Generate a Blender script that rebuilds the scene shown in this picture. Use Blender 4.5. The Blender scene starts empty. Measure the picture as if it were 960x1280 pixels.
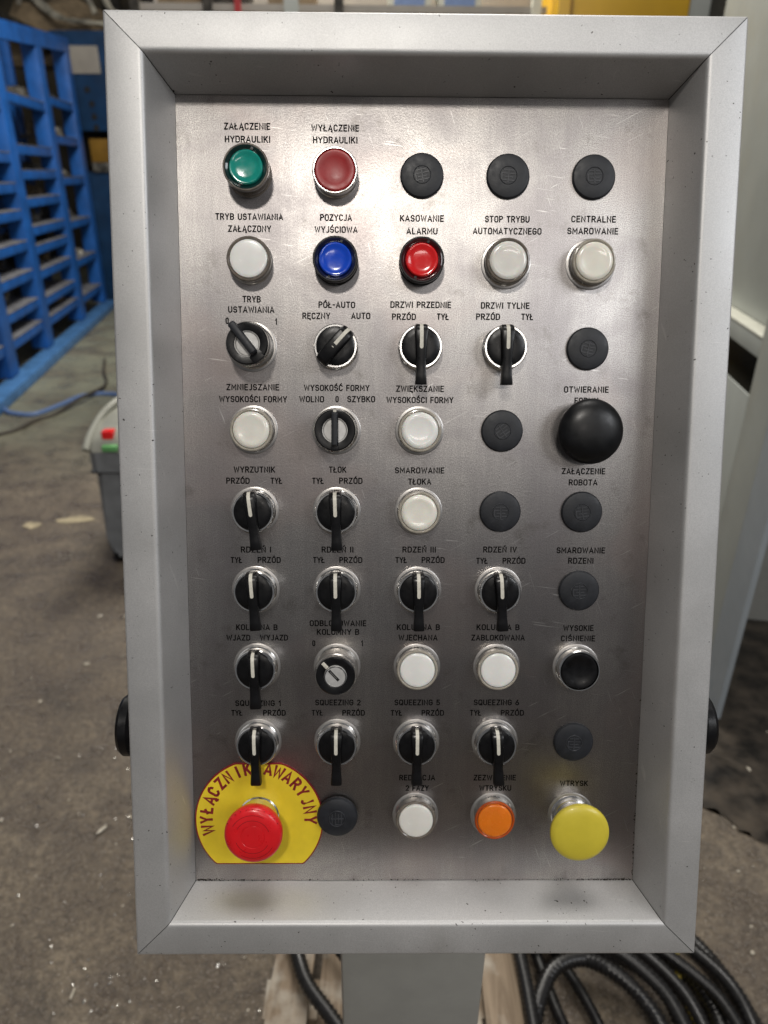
import bpy, bmesh, math, random
from mathutils import Matrix, Vector, noise
random.seed(7)
R = math.radians
scene = bpy.context.scene
col = scene.collection
MM = 0.001

# ---------------------------------------------------------------- camera
TILT = R(19.0)
PC = Vector((0.0, 0.0, 1.235))                       # centre of the faceplate
U = Vector((1, 0, 0)); V = Vector((0, math.sin(TILT), math.cos(TILT))); N = Vector((0, -math.cos(TILT), math.sin(TILT)))
PM = Matrix(((U.x, V.x, N.x, PC.x), (U.y, V.y, N.y, PC.y), (U.z, V.z, N.z, PC.z), (0, 0, 0, 1)))
cd = bpy.data.cameras.new('camera'); cam = bpy.data.objects.new('camera', cd); col.objects.link(cam)
RW = ((0.9999424009, -0.0036979904, -0.0100757002), (-0.0075141898, 0.4291079064, -0.903221978), (0.0076636689, 0.903245664, 0.4290554028))
CAM = Vector((-0.03073213, -0.47217812, 1.45968706))
cam.matrix_world = Matrix(((*RW[0], CAM.x), (*RW[1], CAM.y), (*RW[2], CAM.z), (0, 0, 0, 1)))
cd.sensor_fit = 'VERTICAL'; cd.sensor_height = 36.0; cd.lens = 889.9999 / 1280 * 36
cd.clip_start = 0.02; cd.clip_end = 200
cd.dof.use_dof = True; cd.dof.focus_distance = 0.515; cd.dof.aperture_fstop = 6.5
scene.camera = cam

# ---------------------------------------------------------------- light
w = bpy.data.worlds.new('World'); scene.world = w; w.use_nodes = True
w.node_tree.nodes['Background'].inputs[0].default_value = (0.93, 0.95, 1.0, 1)
w.node_tree.nodes['Background'].inputs[1].default_value = 0.105
def area(name, loc, target, sx, sy, power, color=(1, .96, .9)):
    l = bpy.data.lights.new(name, 'AREA'); l.shape = 'RECTANGLE'; l.size = sx; l.size_y = sy; l.energy = power; l.color = color
    o = bpy.data.objects.new(name, l); col.objects.link(o); o.location = loc
    d = Vector(target) - Vector(loc); o.rotation_euler = d.to_track_quat('-Z', 'Y').to_euler(); return o
area('hall_lamp_key', (-0.30, -2.05, 3.72), (0, 0, 1.2), 0.30, 0.24, 35, (1, .95, .88))
area('fill_wide', (2.6, -2.0, 3.2), (0, 0, 1.0), 1.8, 1.2, 40, (.95, .97, 1))  # added fill from the right, brightens the left inner frame wall
area('fill_left', (-0.4, 4.6, 4.6), (-1.0, 4.9, 0.2), 2.4, 1.4, 250, (1, .96, .88))  # added unseen fill to brighten the rack and the right machine
area('fill_far', (0.9, -8.0, 5.0), (0, 0, 1.0), 2.6, .5, 38, (1, .93, .86))  # added fill behind the camera, spreads the highlight down the faceplate
area('fill_front', (0.3, 0.9, 4.6), (0.0, 0.9, 0.0), 1.4, 1.2, 58, (1, .96, .91))  # added overhead fill for the floor and the lower frame wall
vs = scene.view_settings; vs.view_transform = 'Standard'; vs.look = 'None'; vs.exposure = 0.20; vs.gamma = 1

# ---------------------------------------------------------------- materials
def s2l(c): return tuple(((x / 12.92) if x <= .04045 else ((x + .055) / 1.055) ** 2.4) for x in c)
class NT:
    def __init__(s, name):
        s.m = bpy.data.materials.new(name); s.m.use_nodes = True; s.t = s.m.node_tree
        s.b = s.t.nodes['Principled BSDF']
    def n(s, k, **kw):
        o = s.t.nodes.new(k)
        for a, v in kw.items():
            if a[0] == 'i' and a[1:].isdigit(): o.inputs[int(a[1:])].default_value = v
            elif a.startswith('in_'): o.inputs[a[3:].replace('_', ' ')].default_value = v
            else: setattr(o, a, v)
        return o
    def l(s, a, b): s.t.links.new(a, b)
    def coord(s, scale=(1, 1, 1), kind='Object'):
        c = s.n('ShaderNodeTexCoord'); mp = s.n('ShaderNodeMapping'); mp.inputs['Scale'].default_value = scale
        s.l(c.outputs[kind], mp.inputs[0]); return mp.outputs[0]
    def noise(s, vec, scale, detail=4, rough=.55, dist=0):
        o = s.n('ShaderNodeTexNoise'); o.inputs['Scale'].default_value = scale; o.inputs['Detail'].default_value = detail
        o.inputs['Roughness'].default_value = rough; o.inputs['Distortion'].default_value = dist; s.l(vec, o.inputs['Vector']); return o.outputs['Fac']
    def ramp(s, fac, stops):
        o = s.n('ShaderNodeValToRGB'); e = o.color_ramp.elements
        while len(e) < len(stops): e.new(.5)
        for i, (p, c) in enumerate(stops):
            e[i].position = p; e[i].color = (*c, 1) if isinstance(c, tuple) else (c, c, c, 1)
        s.l(fac, o.inputs[0]); return o.outputs[0]
    def mix(s, fac, a, b, mode='MIX'):
        o = s.n('ShaderNodeMix', data_type='RGBA', blend_type=mode)
        for sock, v in ((o.inputs[0], fac), (o.inputs[6], a), (o.inputs[7], b)):
            if hasattr(v, 'links') or isinstance(v, bpy.types.NodeSocket): s.l(v, sock)
            elif isinstance(v, tuple): sock.default_value = (*v, 1)
            else: sock.default_value = v
        return o.outputs[2]
    def bump(s, h, strength, dist):
        o = s.n('ShaderNodeBump'); o.inputs['Strength'].default_value = strength; o.inputs['Distance'].default_value = dist
        s.l(h, o.inputs['Height']); s.l(o.outputs[0], s.b.inputs['Normal'])
    def set(s, **kw):
        for k, v in kw.items():
            i = s.b.inputs[k.replace('_', ' ')]
            if isinstance(v, bpy.types.NodeSocket): s.l(v, i)
            elif isinstance(v, tuple): i.default_value = (*v, 1)
            else: i.default_value = v
        return s.m
def plain(name, c, rough=.4, metal=0, var=.12, scale=60, bump=0, coat=0, spec=.5, sss=0):
    t = NT(name); v = t.coord()
    n = t.noise(v, scale, 5)
    base = t.mix(t.ramp(n, [(.3, 1 - var), (.75, 1.0)]), (0, 0, 0), c, 'MIX')
    dark = tuple(x * (1 - var * 2) for x in c)
    t.set(Base_Color=t.mix(t.ramp(n, [(.35, 0.0), (.7, 1.0)]), dark, c), Metallic=metal, Specular_IOR_Level=spec, Coat_Weight=coat)
    t.set(Roughness=t.ramp(t.noise(v, scale * 2.3, 3), [(.3, max(.03, rough - .07)), (.7, min(1, rough + .08))]))
    if sss: t.set(Subsurface_Weight=sss, Subsurface_Scale=.004)
    if bump: t.bump(t.noise(v, scale * 4, 4), bump, .0005)
    return t.m

AR = 0.0
def steel():
    t = NT('brushed_stainless')
    v = t.coord()
    vb = t.coord((1, .07, 1))
    grain = t.noise(v, 1500, 2, .6)
    grain2 = t.noise(v, 620, 3, .7)
    streak = t.noise(vb, 260, 4, .6)
    blot = t.noise(v, 16, 6, .62, .6)
    stain = t.noise(v, 36, 6, .66, .25)
    base = t.mix(t.ramp(grain, [(.34, 0.0), (.66, 1.0)]), (.27, .252, .24), (.66, .63, .60))
    base = t.mix(t.ramp(streak, [(.3, .35), (.7, .0)]), base, (.30, .285, .28))
    band = t.noise(t.coord((1, .12, 1)), 17, 3, .5)
    base = t.mix(t.ramp(band, [(.42, .0), (.64, .42)]), base, (.25, .235, .24))
    base = t.mix(t.ramp(blot, [(.42, .0), (.62, .45)]), base, (.27, .245, .25))
    base = t.mix(t.ramp(t.noise(v, 9, 3, .5, .8), [(.5, .0), (.66, .30)]), base, (.50, .40, .36))
    base = t.mix(t.ramp(stain, [(.58, .0), (.70, .45)]), base, (.17, .155, .135))
    def scratches(rot, sc_, lo, hi, amt, seed):
        c_ = t.n('ShaderNodeTexCoord'); mp = t.n('ShaderNodeMapping'); mp.inputs['Scale'].default_value = (1, 24, 1); mp.inputs['Location'].default_value = (seed, seed * .7, 0)
        m0 = t.n('ShaderNodeMapping'); m0.inputs['Rotation'].default_value = (0, 0, R(rot)); t.l(c_.outputs['Object'], m0.inputs[0]); t.l(m0.outputs[0], mp.inputs[0]); n_ = t.noise(mp.outputs[0], sc_, 2, .5, .15); mk = t.noise(v, 13 + seed, 2)
        mm = t.n('ShaderNodeMath', operation='MULTIPLY'); t.l(t.ramp(n_, [(lo, 0.0), (hi, 1.0)]), mm.inputs[0]); t.l(t.ramp(mk, [(.47, 0.0), (.60, amt)]), mm.inputs[1]); return mm.outputs[0]
    base = t.mix(scratches(7, 26, .69, .73, .55, 1.3), base, (.95, .92, .88))
    base = t.mix(scratches(-28, 30, .69, .73, .5, 4.1), base, (.90, .88, .84))
    base = t.mix(scratches(70, 30, .69, .73, .45, 7.7), base, (.85, .83, .80))
    rg = t.ramp(blot, [(.3, .31), (.7, .40)])
    add = t.n('ShaderNodeMath', operation='MULTIPLY_ADD'); t.l(grain2, add.inputs[0]); add.inputs[1].default_value = .16; t.l(rg, add.inputs[2])
    t.set(Base_Color=base, Metallic=1.0, Roughness=add.outputs[0], Anisotropic=.6, Anisotropic_Rotation=AR)
    tg = t.n('ShaderNodeTangent', direction_type='UV_MAP'); tg.uv_map = 'UVMap'; t.l(tg.outputs[0], t.b.inputs['Tangent'])
    m1 = t.n('ShaderNodeMath', operation='ADD'); t.l(grain2, m1.inputs[0]); t.l(streak, m1.inputs[1])
    t.bump(m1.outputs[0], .34, .00022)
    return t.m

def frame_metal():
    t = NT('satin_aluminium')
    v = t.coord()
    fine = t.noise(v, 1300, 2, .5); cl = t.noise(v, 11, 5, .6)
    base = t.mix(t.ramp(cl, [(.35, 0.0), (.7, 1.0)]), (.50, .50, .495), (.60, .595, .59))
    base = t.mix(t.ramp(fine, [(.35, .40), (.65, 0.0)]), base, (.37, .37, .37))
    vo = t.n('ShaderNodeTexVoronoi', feature='DISTANCE_TO_EDGE'); 
    sp = t.noise(v, 430, 1, .4); mask = t.noise(v, 19, 3)
    sp2 = t.n('ShaderNodeMath', operation='MULTIPLY'); t.l(t.ramp(sp, [(.745, 0.0), (.765, 1.0)]), sp2.inputs[0]); t.l(t.ramp(mask, [(.44, 0.0), (.56, 1.0)]), sp2.inputs[1])
    for rot, sd in ((4, 2.1), (83, 5.3)):
        c_ = t.n('ShaderNodeTexCoord'); m0 = t.n('ShaderNodeMapping'); m0.inputs['Rotation'].default_value = (0, 0, R(rot)); m1_ = t.n('ShaderNodeMapping'); m1_.inputs['Scale'].default_value = (1, 24, 1); m1_.inputs['Location'].default_value = (sd, sd, 0)
        t.l(c_.outputs['Object'], m0.inputs[0]); t.l(m0.outputs[0], m1_.inputs[0]); n_ = t.noise(m1_.outputs[0], 30, 2, .5, .1); mk = t.noise(v, 8 + sd, 2)
        mm = t.n('ShaderNodeMath', operation='MULTIPLY'); t.l(t.ramp(n_, [(.69, 0.0), (.73, 1.0)]), mm.inputs[0]); t.l(t.ramp(mk, [(.5, 0.0), (.62, .4)]), mm.inputs[1]); base = t.mix(mm.outputs[0], base, (.74, .73, .71))
    base = t.mix(t.ramp(t.noise(v, 5.5, 5, .6, .5), [(.50, 0.0), (.68, .28)]), base, (.36, .345, .32))
    base = t.mix(sp2.outputs[0], base, (.05, .045, .04))
    t.set(Base_Color=base, Metallic=.62, Roughness=t.ramp(cl, [(.3, .44), (.7, .56)]))
    t.bump(fine, .22, .00014)
    return t.m

def floor_mat():
    t = NT('oily_concrete')
    v = t.coord()
    big = t.noise(v, 1.1, 7, .62, .4); mid = t.noise(v, 7, 8, .68, .5); fine = t.noise(v, 55, 6, .7); peb = t.noise(v, 170, 3, .6)
    c = t.mix(t.ramp(big, [(.32, 0.0), (.68, 1.0)]), (.130, .098, .066), (.260, .212, .150))
    c = t.mix(t.ramp(mid, [(.37, .85), (.60, 0.0)]), c, (.080, .060, .044))
    c = t.mix(t.ramp(fine, [(.38, .8), (.6, 0.0)]), c, (.062, .048, .036))
    c = t.mix(t.ramp(t.noise(v, 95, 4, .75), [(.38, .35), (.52, 0.0)]), c, (.045, .036, .028))
    c = t.mix(t.ramp(peb, [(.57, 0.0), (.70, .7)]), c, (.34, .30, .25))
    # dark oil stains and the greenish worn paint by the rack
    oil_and_shade = t.noise(t.coord((1, 1.6, 1)), 1.9, 5, .55, 1.0)
    c = t.mix(t.ramp(oil_and_shade, [(.56, 0.0), (.70, .6)]), c, (.05, .042, .034))
    sx = t.n('ShaderNodeSeparateXYZ'); cc = t.n('ShaderNodeTexCoord'); t.l(cc.outputs['Object'], sx.inputs[0])
    ma = t.n('ShaderNodeMapRange', interpolation_type='SMOOTHSTEP'); t.l(sx.outputs[1], ma.inputs[0]); ma.inputs[1].default_value = 2.6; ma.inputs[2].default_value = 4.4
    gm = t.n('ShaderNodeMath', operation='MULTIPLY'); t.l(ma.outputs[0], gm.inputs[0]); t.l(t.ramp(t.noise(v, 2.6, 5), [(.38, .35), (.6, .95)]), gm.inputs[1])
    c = t.mix(gm.outputs[0], c, (.235, .235, .170))
    t.set(Base_Color=c, Roughness=t.ramp(mid, [(.36, .16), (.6, .58)]))
    m = t.n('ShaderNodeMath', operation='ADD'); t.l(mid, m.inputs[0]); t.l(fine, m.inputs[1])
    t.bump(m.outputs[0], .8, .010)
    return t.m

def clear_ring(name, c, rough=.15):
    t = NT(name); t.set(Base_Color=c, Roughness=rough, Transmission_Weight=.0, Coat_Weight=.6, Specular_IOR_Level=.6); return t.m

M = {}
M['steel'] = steel(); M['frame'] = frame_metal(); M['floor'] = floor_mat()
M['chrome'] = plain('chrome', (.78, .77, .75), .20, 1, .05, 60)
M['seat'] = plain('worn_seat_metal', (.50, .48, .46), .36, .9, .06, 60)
M['core'] = plain('bright_core', (.70, .69, .67), .35, .45, .10, 200)
M['emblem'] = plain('embossed_rubber', (.055, .058, .066), .38, 0, .2, 200)  # paler than the plug rubber, paints in the light caught by the relief
M['satin'] = plain('satin_nickel', (.56, .54, .51), .30, 1, .06, 60)
M['black'] = plain('black_plastic', (.006, .006, .007), .32, 0, .3, 90, .05, 0, .38)
M['mush_black'] = plain('black_dome_plastic', (.006, .0065, .008), .38, 0, .35, 55, .03, 0, .4)
M['rubber'] = plain('grey_black_rubber', (.014, .016, .021), .50, 0, .2, 110, .12)
M['white_line'] = plain('ivory_line', (.70, .67, .58), .45, 0, .12, 300)
M['ink'] = plain('black_ink', (.010, .009, .009), .8, 0, .3, 400, 0, 0, .05)
M['gap'] = plain('black_joint', (.01, .01, .01), .8)
M['ring_clear'] = plain('smoky_ring', (.20, .17, .14), .14, 0, .2, 200, 0, .5)
M['ring_pale'] = plain('pale_ring', (.46, .42, .35), .16, 0, .15, 200, 0, .5)
M['white_lens'] = plain('white_lens', (.90, .89, .85), .22, 0, .04, 60, 0, .4, .5, .15)
M['grey_lens'] = plain('greyish_lens', (.82, .80, .74), .22, 0, .05, 60, 0, .4, .5, .15)
M['ivory_lens'] = plain('ivory_lens', (.90, .87, .77), .20, 0, .05, 60, 0, .5, .5, .15)
M['yellowed_lens'] = plain('yellowed_white_lens', (.88, .85, .76), .24, 0, .06, 60, 0, .4, .5, .15)
M['green_lens'] = plain('green_lens', (.006, .33, .26), .18, 0, .12, 80, 0, .5, .5, .1)
M['green_dark'] = plain('green_dark_ring', (.004, .030, .028), .14, 0, .2, 80, 0, .6)
M['red_matt'] = plain('dull_red_cap', (.40, .022, .024), .40, 0, .12, 90, .04)
M['blue_lens'] = plain('blue_lens', (.004, .075, .66), .18, 0, .12, 80, 0, .5, .5, .1)
M['blue_dark'] = plain('blue_dark_ring', (.004, .008, .045), .14, 0, .2, 80, 0, .6)
M['red_lens'] = plain('red_lens', (.80, .012, .014), .18, 0, .1, 80, 0, .5, .5, .1)
M['red_dark'] = plain('red_dark_ring', (.065, .006, .008), .14, 0, .2, 80, 0, .6)
M['orange_lens'] = plain('orange_lens', (.86, .21, .012), .26, 0, .07, 70, 0, .4, .5, .15)
M['orange_ring'] = plain('orange_ring', (.50, .085, .010), .16, 0, .15, 80, 0, .5)
M['estop_red'] = plain('emergency_red', (.78, .012, .018), .32, 0, .10, 60, .03, .2)
M['estop_groove'] = plain('groove_red', (.24, .006, .008), .5)
M['yellow_plate'] = plain('yellow_plate', (.80, .60, .028), .42, 0, .06, 70, .03)
M['yellow_knob'] = plain('yellow_knob', (.68, .56, .05), .36, 0, .07, 40, .05, .15)
M['dark_red'] = plain('dark_red_paint', (.27, .010, .016), .5, 0, .2, 300)
M['dirt'] = plain('black_grime', (.035, .026, .018), .85, 0, .3, 300)
M['post'] = plain('grey_green_paint', (.29, .29, .27), .38, 0, .05, 30, .05)
M['machine'] = plain('machine_grey_paint', (.40, .42, .39), .42, 0, .05, 6, .04)
M['machine_blue'] = plain('machine_blue_grey', (.36, .40, .43), .38, 0, .06, 6, .04)
M['cream'] = plain('cream_sill', (.62, .62, .53), .5, 0, .05, 20)
M['hole'] = plain('dark_cavity', (.045, .042, .030), .7)
M['rack'] = plain('blue_rack_paint', (.014, .115, .43), .40, 0, .18, 7, .1)
M['rack_side'] = plain('pale_blue_edge_paint', (.08, .22, .48), .45, 0, .2, 9, .1)
M['dusty'] = plain('dusty_shelf', (.22, .22, .24), .7, 0, .3, 14)
M['navy'] = plain('navy_paint', (.010, .045, .12), .42, 0, .2, 5)
M['scrap'] = plain('cast_scrap_metal', (.36, .34, .30), .45, .6, .4, 18, .3)
M['scrap_dark'] = plain('dark_scrap_metal', (.07, .062, .05), .55, .4, .4, 18, .3)
M['cardboard'] = plain('cardboard', (.27, .20, .12), .8, 0, .2, 8)
M['paper'] = plain('paper', (.36, .33, .29), .8, 0, .1, 5)
M['yellow_paint'] = plain('yellow_machine_paint', (.62, .36, .012), .42, 0, .08, 4)
M['ochre'] = plain('ochre_crate', (.30, .16, .02), .5, 0, .2, 5)
M['bin'] = plain('grey_bin_plastic', (.19, .20, .21), .5, 0, .15, 12, .1)
M['bin_lid'] = plain('pale_lid_plastic', (.34, .34, .29), .35, 0, .1, 12)
M['green_lamp'] = plain('green_button', (.13, .38, .13), .4)
M['hose'] = plain('black_conduit', (.016, .015, .015), .33, 0, .3, 120)
M['cable_blue'] = plain('blue_hose', (.14, .22, .42), .4)
M['cable_dark'] = plain('dark_cable', (.055, .045, .035), .6)
M['cable_yellow'] = plain('yellow_cable', (.55, .43, .05), .45)
M['film'] = plain('grey_plastic_film', (.45, .42, .34), .35, 0, .3, 9, .2)
M['wall'] = plain('brown_hall_wall', (.13, .105, .065), .8, 0, .4, 1.3)
M['chip'] = plain('pale_chip', (.62, .56, .45), .35, 0, .3, 40)
M['chip_metal'] = plain('bright_swarf', (.8, .78, .74), .2, 1)
M['oil_and_shade'] = plain('painted_shade_floor', (.070, .056, .042), .36, 0, .45, 13, .5)
M['spill'] = plain('dried_cream_spill', (.50, .42, .27), .7, 0, .25, 14)
def wood():
    t = NT('weathered_wood'); v = t.coord((6, .6, 6)); n = t.noise(v, 9, 8, .65, .8); n2 = t.noise(t.coord(), 12, 5)
    c = t.mix(t.ramp(n, [(.3, 0.0), (.7, 1.0)]), (.11, .075, .045), (.27, .205, .14)); c = t.mix(t.ramp(n2, [(.5, 0.0), (.68, .8)]), c, (.42, .39, .33))
    t.set(Base_Color=c, Roughness=.75); t.bump(n, .5, .003); return t.m
M['wood'] = wood()

# ---------------------------------------------------------------- builders
def parent(o, p):
    if p is not None: o.parent = p
def finish(bm, name, mat, par=None, mw=None, sharp=32, mesh_only=False):
    bmesh.ops.recalc_face_normals(bm, faces=bm.faces)
    a = R(sharp)
    for f in bm.faces: f.smooth = True
    for e in bm.edges:
        if len(e.link_faces) == 2: e.smooth = e.calc_face_angle(0) < a
    me = bpy.data.meshes.new(name); bm.to_mesh(me); bm.free(); me.materials.append(M[mat])
    if mesh_only: return me
    return link(name, me, par, mw)
def link(name, me, par=None, mw=None):
    o = bpy.data.objects.new(name, me); col.objects.link(o)
    if par is not None: o.parent = par
    if mw is not None: o.matrix_local = mw
    return o
def empty(name, loc=(0, 0, 0), rot=(0, 0, 0)):
    o = bpy.data.objects.new(name, None); col.objects.link(o); o.location = loc; o.rotation_euler = rot; o.empty_display_size = .1; return o
def tag(o, label=None, cat=None, group=None, kind=None):
    if label: o['label'] = label
    if cat: o['category'] = cat
    if group: o['group'] = group
    if kind: o['kind'] = kind
    return o
def lathe(prof, seg=56, s=MM, bm=None, m=None):
    """prof: (radius, height) from the axis outwards and back; turned about +Z"""
    bm = bm or bmesh.new(); rings = []
    for r, h in prof:
        if r < 1e-6: rings.append([bm.verts.new((0, 0, h * s))])
        else: rings.append([bm.verts.new((r * s * math.cos(2 * math.pi * i / seg), r * s * math.sin(2 * math.pi * i / seg), h * s)) for i in range(seg)])
    for a, b in zip(rings, rings[1:]):
        for i in range(seg):
            j = (i + 1) % seg
            if len(a) == 1 and len(b) == 1: continue
            if len(a) == 1: bm.faces.new((a[0], b[i], b[j]))
            elif len(b) == 1: bm.faces.new((a[i], a[j], b[0]))
            else: bm.faces.new((a[i], a[j], b[j], b[i]))
    if m is not None: bmesh.ops.transform(bm, matrix=m, verts=[v for r_ in rings for v in r_])
    return bm
def box(bm, lo, hi, m=None, bev=0):
    vs_ = [bm.verts.new((x, y, z)) for x in (lo[0], hi[0]) for y in (lo[1], hi[1]) for z in (lo[2], hi[2])]
    fs = [bm.faces.new([vs_[i] for i in q]) for q in ((0, 1, 3, 2), (4, 6, 7, 5), (0, 4, 5, 1), (2, 3, 7, 6), (0, 2, 6, 4), (1, 5, 7, 3))]
    if bev:
        es = list({e for f in fs for e in f.edges})
        r_ = bmesh.ops.bevel(bm, geom=es, offset=bev, segments=2, affect='EDGES', profile=.6)
        vs_ = list({v for f in r_['faces'] for v in f.verts} | {v for v in vs_ if v.is_valid})
    if m is not None: bmesh.ops.transform(bm, matrix=m, verts=vs_)
    return bm
def bx(name, lo, hi, mat, par=None, mw=None, bev=0):
    return finish(box(bmesh.new(), lo, hi, None, bev), name, mat, par, mw)
def loft(secs, bm=None, s=MM):
    bm = bm or bmesh.new(); rings = [[bm.verts.new(Vector(p) * s) for p in sec] for sec in secs]
    n = len(rings[0])
    for a, b in zip(rings, rings[1:]):
        for i in range(n): bm.faces.new((a[i], a[(i + 1) % n], b[(i + 1) % n], b[i]))
    bm.faces.new(rings[0]); bm.faces.new(rings[-1][::-1]); return bm
def catmull(P, n=12):
    P = [Vector(p) for p in P]; Q = [2 * P[0] - P[1]] + P + [2 * P[-1] - P[-2]]; out = []
    for i in range(1, len(Q) - 2):
        a, b, c, d = Q[i - 1:i + 3]
        for k in range(n):
            t = k / n; out.append(.5 * ((2 * b) + (c - a) * t + (2 * a - 5 * b + 4 * c - d) * t * t + (3 * b - a - 3 * c + d) * t ** 3))
    out.append(P[-1]); return out
def resample(P, step):
    out = [P[0]]; acc = 0
    for a, b in zip(P, P[1:]):
        L = (b - a).length
        if L < 1e-9: continue
        while acc + L >= step:
            t = (step - acc) / L; a = a.lerp(b, t); out.append(a.copy()); L = (b - a).length; acc = 0
        acc += L
    return out
def tube(P, rad, seg=12, ridged=0.0, bm=None):
    bm = bm or bmesh.new(); rings = []; up = Vector((0, 0, 1)); 
    for i, p in enumerate(P):
        t = (P[min(i + 1, len(P) - 1)] - P[max(i - 1, 0)]).normalized()
        x = t.cross(up); x = x.normalized() if x.length > 1e-4 else Vector((1, 0, 0)); y = x.cross(t)
        r = rad * (1 - ridged * (i % 2))
        rings.append([bm.verts.new(p + (x * math.cos(2 * math.pi * k / seg) + y * math.sin(2 * math.pi * k / seg)) * r) for k in range(seg)])
    for a, b in zip(rings, rings[1:]):
        for i in range(seg): bm.faces.new((a[i], a[(i + 1) % seg], b[(i + 1) % seg], b[i]))
    bm.faces.new(rings[0][::-1]); bm.faces.new(rings[-1]); return bm
def loc(u, v, z=0, rot=0): return PM @ Matrix.Translation((u * MM, v * MM, z * MM)) @ Matrix.Rotation(R(rot), 4, 'Z')
T3 = Matrix.Translation
def up(z): return Matrix.Translation((0, 0, z * MM))

# ---------------------------------------------------------------- stroke lettering (monoline road-sign style)
def arc(cx, cy, rx, ry, a0, a1, n=7):
    return [(cx + rx * math.cos(R(a0 + (a1 - a0) * i / n)), cy + ry * math.sin(R(a0 + (a1 - a0) * i / n))) for i in range(n + 1)]
def oshape(w_=.56, r=.24):
    return arc(w_ - r, 1 - r, r, r, 0, 90, 5) + arc(r, 1 - r, r, r, 90, 180, 5) + arc(r, r, r, r, 180, 270, 5) + arc(w_ - r, r, r, r, 270, 360, 5) + [(w_, 1 - r)]
S_ = arc(.27, .75, .25, .25, 20, 180, 7)[:-1] + [(.02, .72)] + arc(.20, .69, .18, .17, 190, 260, 3) + arc(.32, .31, .22, .22, 70, 0, 3) + arc(.27, .27, .27, .27, 0, -160, 7)
G = {
 'A': (.62, [[(0, 0), (.31, 1), (.62, 0)], [(.10, .28), (.52, .28)]]),
 'B': (.54, [[(0, 0), (0, 1), (.30, 1)] + arc(.30, .76, .22, .24, 90, -90, 6) + [(0, .52)], [(.30, .52)] + arc(.30, .26, .25, .26, 90, -90, 6) + [(0, 0)]]),
 'C': (.54, [arc(.27, .74, .26, .26, 15, 90, 4) + arc(.27, .74, .27, .26, 90, 180, 5) + arc(.27, .26, .27, .26, 180, 270, 5) + arc(.27, .26, .26, .26, 270, 345, 4)]),
 'D': (.56, [[(0, 0), (0, 1), (.28, 1)] + arc(.28, .72, .28, .28, 90, 0, 5) + arc(.28, .28, .28, .28, 0, -90, 5) + [(0, 0)]]),
 'E': (.46, [[(.46, 1), (0, 1), (0, 0), (.46, 0)], [(0, .52), (.40, .52)]]),
 'F': (.46, [[(.46, 1), (0, 1), (0, 0)], [(0, .50), (.40, .50)]]),
 'G': (.56, [arc(.28, .74, .27, .26, 15, 90, 4) + arc(.27, .74, .27, .26, 90, 180, 5) + arc(.27, .26, .27, .26, 180, 270, 5) + arc(.30, .26, .26, .26, 270, 360, 4) + [(.56, .47), (.30, .47)]]),
 'H': (.56, [[(0, 0), (0, 1)], [(.56, 0), (.56, 1)], [(0, .52), (.56, .52)]]),
 'I': (.04, [[(.02, 0), (.02, 1)]]),
 'J': (.36, [[(.36, 1), (.36, .22)] + arc(.16, .22, .20, .22, 0, -130, 6)]),
 'K': (.56, [[(0, 0), (0, 1)], [(.52, 1), (0, .36)], [(.19, .58), (.56, 0)]]),
 'L': (.44, [[(0, 1), (0, 0), (.44, 0)]]),
 'M': (.68, [[(0, 0), (0, 1), (.34, .32), (.68, 1), (.68, 0)]]),
 'N': (.56, [[(0, 0), (0, 1), (.56, 0), (.56, 1)]]),
 'O': (.56, [oshape()]),
 'P': (.52, [[(0, 0), (0, 1), (.28, 1)] + arc(.28, .74, .25, .26, 90, -90, 7) + [(0, .48)]]),
 'Q': (.56, [oshape(), [(.34, .22), (.58, -.04)]]),
 'R': (.55, [[(0, 0), (0, 1), (.28, 1)] + arc(.28, .74, .25, .26, 90, -90, 7) + [(0, .48)], [(.28, .48), (.55, 0)]]),
 'S': (.54, [S_]),
 'T': (.54, [[(0, 1), (.54, 1)], [(.27, 1), (.27, 0)]]),
 'U': (.56, [[(0, 1), (0, .28)] + arc(.28, .28, .28, .28, 180, 360, 9) + [(.56, 1)]]),
 'V': (.58, [[(0, 1), (.29, 0), (.58, 1)]]),
 'W': (.86, [[(0, 1), (.20, 0), (.43, .86), (.66, 0), (.86, 1)]]),
 'Y': (.58, [[(0, 1), (.29, .44), (.58, 1)], [(.29, .44), (.29, 0)]]),
 'Z': (.52, [[(0, 1), (.52, 1), (0, 0), (.52, 0)]]),
 '0': (.50, [oshape(.50, .24)]),
 '1': (.22, [[(0, .76), (.22, 1), (.22, 0)]]),
 '2': (.50, [arc(.25, .74, .25, .26, 165, -20, 8) + [(.0, 0), (.50, 0)]]),
 '5': (.50, [[(.46, 1), (.06, 1), (.03, .52)] + arc(.24, .32, .26, .30, 125, -150, 10)]),
 '6': (.52, [[(.36, 1), (.06, .44)], arc(.26, .28, .26, .28, 0, 360, 14)]),
 '-': (.26, [[(0, .48), (.26, .48)]]), ' ': (.20, [])}
def acc(base, extra):
    w_, s_ = G[base]; return (w_, s_ + extra)
G['Ą'] = acc('A', [[(.58, 0), (.50, -.12), (.56, -.20), (.64, -.20)]])
G['Ę'] = acc('E', [[(.42, 0), (.34, -.12), (.40, -.20), (.47, -.20)]])
G['Ł'] = acc('L', [[(-.13, .38), (.22, .62)]])
G['Ó'] = acc('O', [[(.24, 1.12), (.38, 1.30)]]); G['Ś'] = acc('S', [[(.24, 1.12), (.38, 1.30)]])
G['Ń'] = acc('N', [[(.24, 1.12), (.38, 1.30)]]); G['Ć'] = acc('C', [[(.24, 1.12), (.38, 1.30)]])
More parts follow.
